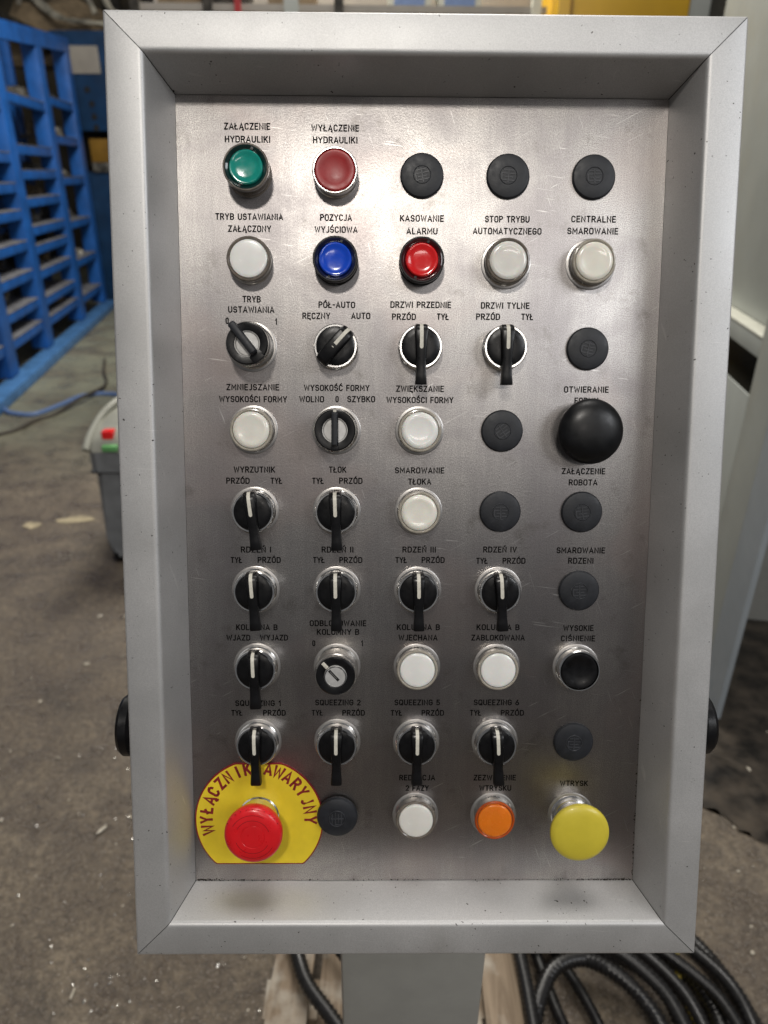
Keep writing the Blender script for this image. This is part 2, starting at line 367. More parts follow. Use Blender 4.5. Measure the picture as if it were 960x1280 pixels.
def ribbon(bm, pts, hw, z, f):
    """flat stroke of half width hw along pts, mapped by f(x, y) -> (x, y)"""
    n = len(pts); closed = n > 3 and math.dist(pts[0], pts[-1]) < 1e-6
    if closed: pts = pts[:-1]; n -= 1
    L = []; Rr = []
    for i in range(n):
        a = pts[i - 1] if (i or closed) else pts[i]; b = pts[i]; c = pts[(i + 1) % n] if (i < n - 1 or closed) else pts[i]
        d1 = Vector((b[0] - a[0], b[1] - a[1])); d2 = Vector((c[0] - b[0], c[1] - b[1]))
        if d1.length < 1e-7: d1 = d2
        if d2.length < 1e-7: d2 = d1
        d1.normalize(); d2.normalize(); t = d1 + d2
        if t.length < 1e-3: t = d1
        t.normalize(); k = min(1.9, 1 / max(.3, t.dot(d1))); nx, ny = -t.y * hw * k, t.x * hw * k
        ex = ey = 0
        if not closed and i == 0: ex, ey = -d2.x * hw * .8, -d2.y * hw * .8
        if not closed and i == n - 1: ex, ey = d1.x * hw * .8, d1.y * hw * .8
        L.append(bm.verts.new((*f(b[0] + nx + ex, b[1] + ny + ey), z))); Rr.append(bm.verts.new((*f(b[0] - nx + ex, b[1] - ny + ey), z)))
    for i in range(n if closed else n - 1):
        j = (i + 1) % n; bm.faces.new((L[i], Rr[i], Rr[j], L[j]))
GAP = .33
def text_mesh(txt, width, cap=3.75, hw=.43, name='caption', f=None, z0=.08):
    """width in mm between the outer edges; centred on the origin"""
    nat = sum(G[c][0] for c in txt) + GAP * (len(txt) - 1) + sum(.15 for c in txt if c == 'I') * 0
    sx = (width - 2 * hw) / nat if nat > .01 else cap
    if len(txt) == 1: sx = cap * .8
    bm = bmesh.new(); x = -nat * sx / 2; zi = 0
    for ch in txt:
        w_, st = G[ch]
        for s_ in st:
            zi += 1
            pts = [(x + px * sx, py * cap - cap / 2) for px, py in s_]
            g = f or (lambda a, b: (a * MM, b * MM))
            ribbon(bm, pts, hw, (z0 + (zi % 4) * .012) * MM, g)
        x += (w_ + GAP) * sx
    return finish(bm, name, 'ink', mesh_only=True)

# ---------------------------------------------------------------- setting
def sheet(name, x0, x1, y0, y1, n, mat, z=0, amp=0):
    bm = bmesh.new(); g = [[bm.verts.new((x0 + (x1 - x0) * i / n, y0 + (y1 - y0) * j / n, z + (noise.noise(Vector((i * .6, j * .6, 0))) * amp))) for j in range(n + 1)] for i in range(n + 1)]
    for i in range(n):
        for j in range(n): bm.faces.new((g[i][j], g[i + 1][j], g[i + 1][j + 1], g[i][j + 1]))
    return finish(bm, name, mat)
tag(sheet('floor', -14, 14, -8, 16, 60, 'floor', 0, .002), kind='structure')
wl = bx('back_wall', (-14, 12.0, 0.0), (14, 12.3, 7.5), 'wall'); tag(wl, kind='structure')
for i in range(9):
    x = -13 + i * 3.0
    bx('wall_rib', (x, 11.9, .003), (x + .25, 11.998, 7.4), 'scrap_dark', wl)

# ---------------------------------------------------------------- control console
con = empty('control_console', (0, .09, 0))
tag(con, 'grey metal control console with a framed steel button panel on a square post', 'control panel')
CI = con.matrix_basis.inverted() if False else Matrix.Translation((0, -.09, 0))
def C_(m): return CI @ m
W2, H2, D = 341.66 / 2, 577.95 / 2, 34.84
S_IN, S_OUT = 10.43, 34.91
# profile of a frame member: (offset outwards from the faceplate edge, height above it)
prof = [(-.2, -2.0), (-.2, .6)]
inn = Vector((S_IN, D)); 
for k in range(5):                     # soft inner bend
    t = k / 4; a = Vector((S_IN - .9, D - 3.2)); c = Vector((S_IN + 3.0, D)); p = (1 - t) ** 2 * a + 2 * t * (1 - t) * inn + t * t * c; prof.append((p.x, p.y))
oc = Vector((S_OUT, D))
for k in range(5):
    t = k / 4; a = Vector((S_OUT - 1.7, D)); c = Vector((S_OUT, D - 1.7)); p = (1 - t) ** 2 * a + 2 * t * (1 - t) * oc + t * t * c; prof.append((p.x, p.y))
prof += [(S_OUT, -30), (S_OUT - 3, -30), (S_OUT - 3, -2.0)]
JG = .38
def member(side, label):
    bm = bmesh.new(); rings = []
    for sgn in (-1, 1):
        ring = []
        for o, h in prof:
            if side in 'tb':
                x = sgn * (W2 + o - JG); y = (H2 + o) * (1 if side == 't' else -1)
            else:
                x = (W2 + o) * (1 if side == 'r' else -1); y = sgn * (H2 + o - JG)
            ring.append(bm.verts.new((x * MM, y * MM, h * MM)))
        rings.append(ring)
    n = len(prof)
    for i in range(n): bm.faces.new((rings[0][i], rings[0][(i + 1) % n], rings[1][(i + 1) % n], rings[1][i]))
    bm.faces.new(rings[0]); bm.faces.new(rings[1][::-1])
    o = finish(bm, 'frame_member', 'frame', con, C_(PM), sharp=24); tag(o, label); return o
member('t', 'mitred top member of the panel frame'); member('b', 'mitred bottom member of the panel frame')
member('l', 'mitred left member of the panel frame'); member('r', 'mitred right member of the panel frame')
# black sealing strips seen in the mitre joints
for sx in (-1, 1):
    for sy in (-1, 1):
        bm = bmesh.new(); dd = Vector((sx, sy, 0)).normalized(); q = Vector((-dd.y, dd.x, 0)); ring = []
        for o_, h in prof[:12]:
            b_ = Vector((sx * (W2 + o_), sy * (H2 + o_), h - .45)) - dd * .4
            ring.append((bm.verts.new((b_ + q * .5) * MM), bm.verts.new((b_ - q * .5) * MM)))
        for a, b in zip(ring, ring[1:]): bm.faces.new((a[0], a[1], b[1], b[0]))
        finish(bm, 'joint_seal', 'gap', con, C_(PM))
# housing behind the frame, bottom plate, side handles, post
bx('housing', (-(W2 + 22) * MM, -(H2 + 22) * MM, -95 * MM), ((W2 + 22) * MM, (H2 + 22) * MM, -31 * MM), 'frame', con, C_(PM), .002)
for sx, lb in ((-1, 'black clamping knob on the left side of the console'), (1, 'black clamping knob on the right side of the console')):
    m = C_(loc(sx * (W2 + S_OUT + .5), -163 if sx < 0 else -161, -2)) @ Matrix.Rotation(R(90) * sx, 4, 'Y')
    kn = finish(lathe([(0, 0), (9, 0), (9, 4), (21, 5), (23, 7.5), (23, 13), (21, 15.5), (14, 17), (0, 17.2)]), 'clamping_knob', 'black', con, m); tag(kn, lb)
    finish(lathe([(9.2, 0), (10.5, 0), (10.5, 3.2), (9.2, 3.2)]), 'washer', 'chrome', kn)
bm = bmesh.new(); box(bm, (-.074, -.07, 0.012), (.074, .07, .93), None, .010)
ps = finish(bm, 'post', 'post', con, C_(T3((.008, .052, 0)))); bx('base_plate', (-.15, -.15, 0), (.15, .15, .012), 'post', con, C_(T3((.008, .052, 0))), .002)

# faceplate
fp = bx('faceplate', (-(W2 - .35) * MM, -(H2 - .5) * MM, -2 * MM), ((W2 - .35) * MM, (H2 - .5) * MM, 0), 'steel', con, C_(PM), .0003)
_uv = fp.data.uv_layers.new(name='UVMap')
for _l in fp.data.loops: _uv.data[_l.index].uv = fp.data.vertices[_l.vertex_index].co.xy
CAPTIONS = [
    ('ZAŁĄCZENIE', -121.3, 268.2, 32.0), ('HYDRAULIKI', -121.2, 259.7, 31.5), ('WYŁĄCZENIE', -60.5, 267.6, 33.2), ('HYDRAULIKI', -60.5, 259.7, 31.0),
    ('TRYB USTAWIANIA', -120.9, 208.1, 47.6), ('ZAŁĄCZONY', -120.7, 200.0, 30.3), ('POZYCJA', -60.1, 208.0, 22.4), ('WYJŚCIOWA', -60.1, 199.9, 30.3),
    ('KASOWANIE', 0.2, 207.9, 30.9), ('ALARMU', 0.3, 199.3, 22.0), ('STOP TRYBU', 60.2, 207.8, 31.5), ('AUTOMATYCZNEGO', 60.4, 199.7, 48.5),
    ('CENTRALNE', 121.1, 208.3, 31.6), ('SMAROWANIE', 120.8, 200.2, 36.2), ('TRYB', -120.1, 151.9, 13.0), ('USTAWIANIA', -120.5, 144.7, 32.9),
    ('0', -137.7, 136.8, 3.4), ('1', -103.0, 136.5, 2.3), ('PÓŁ-AUTO', -59.7, 148.4, 26.1), ('RĘCZNY', -74.3, 140.6, 19.9),
    ('AUTO', -42.7, 140.8, 13.7), ('DRZWI PRZEDNIE', 0.0, 148.8, 43.3), ('PRZÓD', -11.9, 140.4, 17.1), ('TYŁ', 15.8, 140.6, 8.6),
    ('DRZWI TYLNE', 60.2, 148.6, 34.8), ('PRZÓD', 48.1, 140.8, 17.1), ('TYŁ', 76.1, 140.9, 9.2), ('ZMNIEJSZANIE', -120.2, 90.3, 37.9),
    ('WYSOKOŚCI FORMY', -120.1, 81.8, 48.9), ('WYSOKOŚĆ FORMY', -59.9, 90.1, 47.2), ('WOLNO', -78.0, 82.0, 17.9), ('0', -59.7, 82.1, 3.2),
    ('SZYBKO', -42.3, 82.2, 20.2), ('ZWIĘKSZANIE', 0.1, 89.8, 34.6), ('WYSOKOŚCI FORMY', 0.1, 81.8, 48.5), ('OTWIERANIE', 120.3, 89.9, 32.5),
    ('FORMY', 120.6, 81.9, 17.4), ('WYRZUTNIK', -120.0, 31.1, 30.2), ('PRZÓD', -132.1, 22.9, 16.9), ('TYŁ', -104.1, 23.0, 8.7),
    ('TŁOK', -59.4, 31.3, 12.8), ('TYŁ', -73.8, 23.1, 8.8), ('PRZÓD', -49.8, 23.2, 16.9), ('SMAROWANIE', 0.4, 31.0, 35.6),
    ('TŁOKA', 0.5, 22.8, 17.0), ('ZAŁĄCZENIE', 120.4, 30.9, 32.3), ('ROBOTA', 120.4, 22.7, 21.2), ('RDZEŃ I', -119.7, -27.9, 22.4),
    ('TYŁ', -134.3, -35.7, 8.8), ('PRZÓD', -110.1, -35.6, 17.1), ('RDZEŃ II', -59.6, -27.7, 23.6), ('TYŁ', -73.5, -35.5, 8.9),
    ('PRZÓD', -49.8, -35.5, 17.2), ('RDZEŃ III', 0.7, -27.5, 24.8), ('TYŁ', -12.6, -35.4, 8.9), ('PRZÓD', 11.1, -35.3, 17.2),
    ('RDZEŃ IV', 60.5, -27.3, 24.9), ('TYŁ', 47.3, -35.8, 8.9), ('PRZÓD', 71.1, -35.7, 17.2), ('SMAROWANIE', 120.5, -27.7, 35.7),
    ('RDZENI', 120.8, -35.5, 19.0), ('KOLUMNA B', -120.0, -86.6, 31.0), ('WJAZD', -133.9, -94.6, 17.9), ('WYJAZD', -107.3, -94.5, 20.9),
    ('ODBLOKOWANIE', -59.4, -83.4, 42.4), ('KOLUMNY B', -59.4, -90.1, 31.7), ('0', -77.6, -98.8, 3.3), ('1', -41.5, -98.7, 1.8),
    ('KOLUMNA B', 0.7, -86.3, 32.3), ('WJECHANA', 0.5, -94.3, 29.4), ('KOLUMNA B', 60.4, -86.2, 31.8), ('ZABLOKOWANA', 60.6, -94.2, 40.3),
    ('WYSOKIE', 120.8, -86.7, 22.9), ('CIŚNIENIE', 120.8, -94.7, 25.9), ('SQUEEZING 1', -120.0, -145.4, 34.4), ('TYŁ', -136.1, -153.0, 8.5),
    ('PRZÓD', -107.7, -153.0, 16.9), ('SQUEEZING 2', -59.6, -144.8, 34.5), ('TYŁ', -75.3, -152.9, 9.1), ('PRZÓD', -47.8, -152.9, 17.0),
    ('SQUEEZING 5', 0.4, -144.7, 34.6), ('TYŁ', -15.3, -152.9, 9.1), ('PRZÓD', 12.3, -152.9, 17.0), ('SQUEEZING 6', 60.5, -144.6, 34.6),
    ('TYŁ', 44.8, -152.8, 9.1), ('PRZÓD', 72.8, -152.8, 17.7), ('REDUKCJA', 1.0, -204.5, 27.6), ('2 FAZY', 1.1, -212.9, 17.8),
    ('ZEZWOLENIE', 60.6, -204.5, 32.6), ('WTRYSKU', 61.1, -212.9, 24.7), ('WTRYSK', 121.7, -209.1, 21.6),
]

cache = {}
for txt, u, v, wd in CAPTIONS:
    key = (txt, round(wd))
    if key not in cache: cache[key] = text_mesh(txt, wd)
    link('caption', cache[key], fp, T3((u * MM, v * MM, 0)))
# grime in the lower corner joint and specks
def blobs(name, pts, mat, par, mw=None, lo=.25, hi=.9, flat=.5):
    bm = bmesh.new()
    for p in pts:
        r = random.uniform(lo, hi) * MM
        rr = bmesh.ops.create_icosphere(bm, subdivisions=1, radius=r)
        m = T3(p) @ Matrix.Rotation(random.uniform(0, 6), 4, 'Z') @ Matrix.Diagonal((random.uniform(.7, 1.9), random.uniform(.5, 1), flat, 1))
        bmesh.ops.transform(bm, matrix=m, verts=rr['verts'])
    o = finish(bm, name, mat, par, mw); o['kind'] = 'stuff'; return o
pts = []
for i in range(230):
    u = random.uniform(-W2 + 1, W2 - 1)
    if random.random() < .45: u = W2 - 2 - abs(random.gauss(0, 24))
    if random.random() < .22: u = -W2 + 2 + abs(random.gauss(0, 8))
    if abs(u) > W2 - 1: continue
    pts.append((u * MM, (-H2 + .5 + abs(random.gauss(0, .5))) * MM, .1 * MM))
for i in range(60): pts.append(((W2 - .8 - abs(random.gauss(0, .3))) * MM, (-H2 + 2 + abs(random.gauss(0, 60))) * MM, .1 * MM))
blobs('grime', pts, 'dirt', fp, None, .2, .62)
bm = bmesh.new(); random.seed(11)
for i in range(34):                                   # paint chips on the frame face
    s_ = random.choice('tlrrrrrt'); t_ = random.uniform(-.95, .95); o_ = random.uniform(S_IN + 3, S_OUT - 1)
    u, v = {'t': (t_ * W2, H2 + o_), 'b': (t_ * W2, -H2 - o_), 'l': (-W2 - o_, t_ * H2), 'r': (W2 + o_, t_ * H2)}[s_]
    a = random.uniform(0, 6); L_ = random.uniform(.3, 1.1); w_ = random.uniform(.15, .32)
    m = T3((u * MM, v * MM, (D + .03) * MM)) @ Matrix.Rotation(a, 4, 'Z')
    q = [bm.verts.new(m @ Vector((x * MM, y * MM, 0))) for x, y in ((-L_ / 2, 0), (-L_ * .2, w_ / 2), (L_ / 2, w_ * .3), (L_ * .2, -w_ / 2))]
    bm.faces.new(q)
o = finish(bm, 'paint_chip', 'dirt', con, C_(PM)); o['kind'] = 'stuff'

# ---- controls: meshes shared between alike pieces
def me(prof_, name, mat, seg=56): return finish(lathe(prof_, seg), name, mat, mesh_only=True)
GU = [-120.2 + 60 * i for i in range(5)]; GV = [236.31 - 58.83 * j for j in range(9)]
def base(name, mesh, i, j, label, du=0, dv=0, rot=0):
    o = link(name, mesh, con, C_(loc(GU[i] + du, GV[j] + dv, .05, rot))); tag(o, label); return o
# blanking plugs
plug = me([(0, 3.0), (6.8, 3.0), (11.5, 2.8), (14.2, 2.1), (15.1, 1.1), (15.2, 0)], 'blanking_plug', 'rubber')
def emblem_mesh():
    bm = bmesh.new(); n = 36
    r0, r1 = 5.6, 6.3
    def ringf(r0, r1, z):
        a = [bm.verts.new((r0 * MM * math.cos(t), r0 * MM * math.sin(t), z * MM)) for t in [2 * math.pi * k / n for k in range(n)]]
        m_ = [bm.verts.new(((r0 + r1) / 2 * MM * math.cos(t), (r0 + r1) / 2 * MM * math.sin(t), (z + .5) * MM)) for t in [2 * math.pi * k / n for k in range(n)]]
        b = [bm.verts.new((r1 * MM * math.cos(t), r1 * MM * math.sin(t), z * MM)) for t in [2 * math.pi * k / n for k in range(n)]]
        for k in range(n):
            j = (k + 1) % n; bm.faces.new((a[k], a[j], m_[j], m_[k])); bm.faces.new((m_[k], m_[j], b[j], b[k]))
    ringf(r0, r1, 0)
    for x0, x1, y in ((-3.6, -.6, 3.5), (.7, 3.6, 3.5), (-4.8, -.6, 1.2), (.7, 5.0, 1.2), (-3.1, -.5, -1.0), (.7, 3.4, -1.0), (-4.5, -.6, -3.2), (.6, 4.5, -3.2)):
        box(bm, (x0 * MM, (y - .36) * MM, -.1 * MM), (x1 * MM, (y + .36) * MM, .35 * MM))
    box(bm, (-.3 * MM, -5 * MM, -.1 * MM), (.35 * MM, 4.6 * MM, .42 * MM)); box(bm, (-4.9 * MM, -3.2 * MM, -.1 * MM), (-4.2 * MM, 1.5 * MM, .40 * MM))
    return finish(bm, 'emblem', 'emblem', mesh_only=True)
emb = emblem_mesh()
for (i, j, rot, where) in ((2, 0, 12, 'third in the top row'), (3, 0, -5, 'fourth in the top row'), (4, 0, 3, 'at the right end of the top row'), (4, 2, -12, 'beside the rear door lever, third row'), (3, 3, 35, 'left of the black mushroom button'), (3, 4, 0, 'right of the white plunger lubrication button'), (4, 4, 8, 'under the robot caption'), (4, 5, 3, 'under the core lubrication caption'), (4, 7, -2, 'above the yellow mushroom button'), (1, 8, 90, 'overlapping the yellow emergency plate')):
    o = base('blanking_plug', plug, i, j, 'black rubber blanking plug ' + where, rot=rot)
    if (i, j) == (1, 8): o.scale = (1.03, 1.03, 1.5); o.location += N * .0016
    link('emblem', emb, o, up(2.92))
# collars
col_std = me([(12.2, 0), (15.7, 0), (15.7, .9), (15.0, 1.6), (14.9, 5.2), (15.4, 5.8), (15.4, 7.6), (14.9, 8.2), (12.8, 8.2), (12.8, 4)], 'push_button', 'satin')
seat_ring = me([(15.6, 0), (17.6, 0), (17.6, .3), (17.2, .5), (15.6, .6)], 'seat_ring', 'seat')
ring_s = me([(13.0, 7.6), (15.2, 7.6), (15.3, 9.3), (14.8, 10.1), (14.1, 10.3), (13.3, 9.6), (13.1, 8)], 'ring', 'ring_clear')
ring_p = finish(lathe([(13.0, 7.6), (15.2, 7.6), (15.3, 9.3), (14.8, 10.1), (14.1, 10.3), (13.3, 9.6), (13.1, 8)]), 'ring', 'ring_pale', mesh_only=True)
def lens_prof(r, z0, h, dome=.7): return [(0, z0 + h)] + [(r * math.sin(R(a)) * .985, z0 + h - dome * (1 - math.cos(R(a))) * 1.0) for a in (10, 20, 32, 45, 58)] + [(r * .93, z0 + h - dome * .62), (r * .975, z0 + h - dome * .62 - .35), (r, z0 + h - dome * .62 - 1.1), (r, z0)]
def rim_lens(r, z0, h):         # raised edge, slightly dished top, as the white lenses show
    return [(0, z0 + h - .5), (r * .45, z0 + h - .42), (r * .66, z0 + h - .2), (r * .74, z0 + h), (r * .84, z0 + h - .05), (r * .93, z0 + h - .45), (r * .985, z0 + h - 1.1), (r, z0 + h - 1.8), (r, z0)]
lens_round = lambda mat: finish(lathe(lens_prof(13.0, 7, 4.2)), 'lens', mat, mesh_only=True)
lens_rim = lambda mat: finish(lathe(rim_lens(13.0, 7, 4.4)), 'lens', mat, mesh_only=True)
LW, LR_G, LR_I, LR_W, LR_Y = lens_round('white_lens'), lens_rim('grey_lens'), lens_rim('ivory_lens'), lens_rim('white_lens'), lens_rim('yellowed_lens')
notch = finish(box(box(box(bmesh.new(), (10.6 * MM, -.75 * MM, 10.2 * MM), (11.9 * MM, -.45 * MM, 10.95 * MM)), (10.6 * MM, .45 * MM, 10.2 * MM), (11.9 * MM, .75 * MM, 10.95 * MM)), (11.7 * MM, -.45 * MM, 10.2 * MM), (11.95 * MM, .45 * MM, 10.9 * MM)), 'notch_mark', 'ring_clear', mesh_only=True)
def illum(i, j, lens, ring, label, notches=None, dz=0, seat=True):
    o = base('push_button', col_std, i, j, label)
    if seat: link('seat_ring', seat_ring, o)
    link('ring', ring, o, up(dz)); link('lens', lens, o, up(dz))
    if notches is not None:
        for a in (notches, notches + 180): link('notch_mark', notch, o, Matrix.Rotation(R(a), 4, 'Z') @ up(dz))
    return o
illum(0, 1, LW, ring_s, 'white round lamp button under the setting mode caption', None, 0, False)
illum(3, 1, LR_G, ring_s, 'greyish white lamp button for stopping automatic mode', 8)
illum(4, 1, LR_I, ring_p, 'ivory lamp button for central lubrication', None)
illum(0, 3, LR_Y, ring_p, 'white lamp button with two notches at the left of the fourth row', 38)
illum(2, 3, LR_W, ring_p, 'white lamp button between the key switch and a plug', 84)
illum(2, 4, LR_Y, ring_p, 'white lamp button for plunger lubrication', 125)
illum(2, 6, LW, ring_p, 'white lamp button under the column B entered caption', None, -1.5)
illum(3, 6, LW, ring_p, 'white lamp button under the column B locked caption', None, -1.5)
illum(2, 8, lens_round('grey_lens'), ring_s, 'greyish white lamp button in the bottom row', None, -1)
oring = finish(lathe([(13.0, 7.6), (15.2, 7.6), (15.3, 9.3), (14.8, 10.1), (14.1, 10.3), (13.3, 9.6), (13.1, 8)]), 'ring', 'orange_ring', mesh_only=True)
illum(3, 8, lens_round('orange_lens'), oring, 'orange lamp button in the bottom row', None, -1)
# coloured lenses sunk in dark translucent rings
def sunk(i, j, lensm, darkm, label, h=0, collar='black'):
    cm = me([(12.2, 0), (15.7, 0), (15.7, .9), (15.1, 1.6), (15.1, 6 + h), (15.6, 7 + h), (15.6, 10.4 + h), (15.1, 11 + h), (14.4, 11 + h), (14.2, 8 + h)], 'push_button', collar)
    o = base('push_button', cm, i, j, label)
    tag(finish(lathe([(14.3, 7 + h), (14.3, 10.6 + h), (13.6, 10.8 + h), (12.6, 10.1 + h), (11.6, 9.4 + h), (11.2, 7 + h)]), 'ring', darkm, o), None)
    finish(lathe([(0, 10.1 + h), (6, 10.2 + h), (8.6, 10.6 + h), (9.6, 11.1 + h), (10.5, 11.15 + h), (11.2, 10.6 + h), (11.5, 9.6 + h), (11.5, 6 + h)]), 'lens', lensm, o)
    for a in (70, 250): finish(box(bmesh.new(), (12.0 * MM, -.8 * MM, (9.6 + h) * MM), (13.9 * MM, .8 * MM, (10.75 + h) * MM), Matrix.Rotation(R(a), 4, 'Z')), 'notch_mark', 'black', o)
    return o
sunk(0, 0, 'green_lens', 'green_dark', 'green lamp button in a tall dark ring', 4.2, 'ring_clear')
sunk(1, 1, 'blue_lens', 'blue_dark', 'blue lamp button in a dark ring', 0, 'black')
sunk(2, 1, 'red_lens', 'red_dark', 'bright red lamp button in a dark ring', 0, 'black')
# dull red and black plain buttons in bright rings
def plainbtn(i, j, mat, label, dz=0):
    cm = me([(13.6, 0), (15.7, 0), (15.7, .9), (15.0, 1.6), (14.9, 7), (15.5, 7.6), (15.6, 9.8), (15.0, 10.5), (14.3, 10.5), (14.1, 7)], 'push_button', 'chrome')
    o = base('push_button', cm, i, j, label)
    finish(lathe([(0, 8.9), (5, 9.1), (9, 9.9), (11.6, 10.7), (12.9, 10.6), (13.7, 9.9), (13.9, 8.6), (13.9, 4)]), 'cap', mat, o); return o
plainbtn(1, 0, 'red_matt', 'dull red dished push button in a bright ring')
o = plainbtn(4, 6, 'black', 'black dished push button in a bright ring'); link('seat_ring', seat_ring, o)
# selector switches with long lever
sel_collar = me([(12.5, 0), (15.7, 0), (15.7, .9), (15.0, 1.5), (14.8, 5.6), (15.3, 6.2), (15.4, 8.6), (14.8, 9.3), (13.7, 9.3), (13.6, 5)], 'selector_switch', 'chrome')
disc = me([(0, 11.2), (5, 11.3), (9, 11.1), (11.5, 10.8), (13.0, 10.3), (13.5, 9.4), (13.55, 7)], 'knob_disc', 'black')
def section(y, hw, z0, z1, c=1.1):
    c = min(c, hw * .6, (z1 - z0) * .45)
    return [(-hw, y, z0), (-hw * .97, y, z1 - c * 1.4), (-hw + c * .55, y, z1 - c * .35), (-hw + c * 1.5, y, z1), (hw - c * 1.5, y, z1), (hw - c * .55, y, z1 - c * .35), (hw * .97, y, z1 - c * 1.4), (hw, y, z0)]
lever = finish(loft([section(15.3, 3.2, 7.5, 10.5), section(15.0, 4.0, 7.5, 13.0), section(14.0, 4.5, 7.5, 15.6), section(12.2, 4.7, 7.5, 17.6), section(9.5, 4.6, 7.5, 18.6), section(3, 4.1, 8, 18.8), section(-5, 3.7, 8, 18.4), section(-12.5, 3.4, 8, 17.8), section(-14.2, 3.4, 11.6, 17.7), section(-20, 3.7, 12.2, 17.6), section(-25.6, 4.2, 12.6, 17.7), section(-26.8, 4.1, 13.2, 17.2)]), 'lever', 'black', mesh_only=True)
def strip(path, hw):
    bm = bmesh.new(); a = []; 
    for y, z in path: a.append((bm.verts.new((-hw * MM, y * MM, z * MM)), bm.verts.new((hw * MM, y * MM, z * MM))))
    for p, q in zip(a, a[1:]): bm.faces.new((p[0], p[1], q[1], q[0]))
    y, z = path[-1]; cap = [bm.verts.new((hw * math.cos(R(t)) * MM, (y - hw * math.sin(R(t))) * MM, z * MM)) for t in (30, 60, 90, 120, 150)]
    bm.faces.new([a[-1][1]] + cap + [a[-1][0]]); return bm
pline = finish(strip([(15.22, 12.0), (14.35, 15.25), (12.3, 17.75), (9.5, 18.72), (3, 18.92), (-1.2, 18.72)], 1.25), 'pointer_line', 'white_line', mesh_only=True)
def selector(i, j, label, rot=0, dz=0, seat=True):
    o = base('selector_switch', sel_collar, i, j, label)
    if seat: link('seat_ring', seat_ring, o)
    r_ = Matrix.Rotation(R(rot), 4, 'Z')
    link('knob_disc', disc, o); link('lever', lever, o, r_); link('pointer_line', pline, o, r_); return o
selector(2, 2, 'black long lever switch for the front door', 0, seat=False)
selector(3, 2, 'black long lever switch for the rear door', 0, seat=False)
selector(0, 4, 'black long lever switch for the ejector, turned slightly', 7)
selector(1, 4, 'black long lever switch for the plunger', 2)
selector(0, 5, 'black long lever switch for core I', 4)
selector(1, 5, 'black long lever switch for core II', 1)
selector(2, 5, 'black long lever switch for core III', 1)
selector(3, 5, 'black long lever switch for core IV', 3)
selector(0, 6, 'black long lever switch for column B entry and exit', 2)
selector(0, 7, 'black long lever switch over the yellow plate, squeezing 1', 1)
selector(1, 7, 'black long lever switch for squeezing 2', 0)
selector(2, 7, 'black long lever switch for squeezing 5', 0)
selector(3, 7, 'black long lever switch for squeezing 6', 3)
# short knob turned to AUTO
o = base('selector_switch', sel_collar, 1, 2, 'black short knob switch turned right to automatic')
r_ = Matrix.Rotation(R(-42), 4, 'Z'); link('knob_disc', disc, o)
finish(loft([section(15.3, 3.2, 7.5, 10.5), section(15.0, 4.0, 7.5, 13.0), section(14.0, 4.6, 7.5, 15.6), section(12.2, 4.9, 7.5, 17.6), section(9.5, 4.9, 7.5, 18.6), section(0, 4.9, 8, 18.8), section(-9.5, 4.9, 8, 18.4), section(-13.2, 4.8, 8, 17.2), section(-15, 4.4, 8, 14.2), section(-15.5, 3.4, 8, 10.6)]), 'knob_grip', 'black', o, r_)
link('pointer_line', pline, o, r_)
# key operated switches
def key_collar(h): return me([(12.5, 0), (15.7, 0), (15.7, .9), (15.0, 1.5), (14.8, h - 8), (15.5, h - 7), (15.5, h - 4.4), (14.8, h - 3.6), (14.6, h - 2), (12, h - 2)], 'key_switch', 'satin')
def key_switch(i, j, label, h, ring_w=(8.9, 14.4)):
    o = base('key_switch', key_collar(h), i, j, label); link('seat_ring', seat_ring, o)
    finish(lathe([(ring_w[0], h - 2.6), (ring_w[0], h - .2), (ring_w[0] + .5, h), (ring_w[1] - .9, h), (ring_w[1], h - .8), (ring_w[1], h - 3.4)]), 'black_ring', 'black', o)
    return o
def flag_key(o, h, rot, L0, L1, hw, top, mat='rubber'):
    r_ = Matrix.Rotation(R(rot), 4, 'Z')
    finish(loft([section(L1, hw * .8, h - 1, top - 1.4), section(L1 - 1.2, hw, h - 1, top), section(0, hw, h - 1, top), section(L0 + 1.2, hw, h - 1, top), section(L0, hw * .8, h - 1, top - 1.4)]), 'key_grip', mat, o, r_)
    return r_
o = key_switch(0, 2, 'key switch with black flag key turned left to zero', 21)
finish(lathe([(0, 19.2), (7.6, 19.2), (8.4, 19.9), (8.9, 19.9), (8.9, 18)]), 'silver_core', 'core', o)
r_ = flag_key(o, 20, 38, -9, 17, 2.7, 27)
finish(box(bmesh.new(), (-4.4 * MM, -14.4 * MM, 20 * MM), (4.4 * MM, -8.2 * MM, 22.6 * MM), None, .0006), 'stop_block', 'black', o, r_)
o = key_switch(1, 3, 'key switch with upright black key on a silver core', 20)
finish(lathe([(0, 18.2), (7.6, 18.2), (8.4, 18.9), (8.9, 18.9), (8.9, 17)]), 'silver_core', 'core', o)
r_ = flag_key(o, 19, 0, -11, 12.5, 2.3, 25.5)
finish(strip([(14.2, 20.15), (13.0, 20.15)], 1.1), 'pointer_line', 'white_line', o)
finish(box(bmesh.new(), (-2.8 * MM, -14.4 * MM, 19 * MM), (2.8 * MM, -10.2 * MM, 21.6 * MM), None, .0006), 'stop_block', 'black', o)
o = key_switch(1, 6, 'key lock switch without key, white mark turned left', 22, (8.2, 14.2))
core = finish(lathe([(0, 23.4), (7.3, 23.4), (7.9, 23.0), (8.2, 22.3), (8.2, 18)]), 'lock_core', 'core', o)
finish(lathe([(7.15, 23.4), (7.15, 23.62), (7.6, 23.62), (7.9, 23.05)]), 'core_rim', 'chrome', o)
r_ = Matrix.Rotation(R(43), 4, 'Z')
finish(box(bmesh.new(), (-1.0 * MM, -3.6 * MM, 23.3 * MM), (1.0 * MM, 6.6 * MM, 23.55 * MM)), 'keyway', 'gap', o, r_)
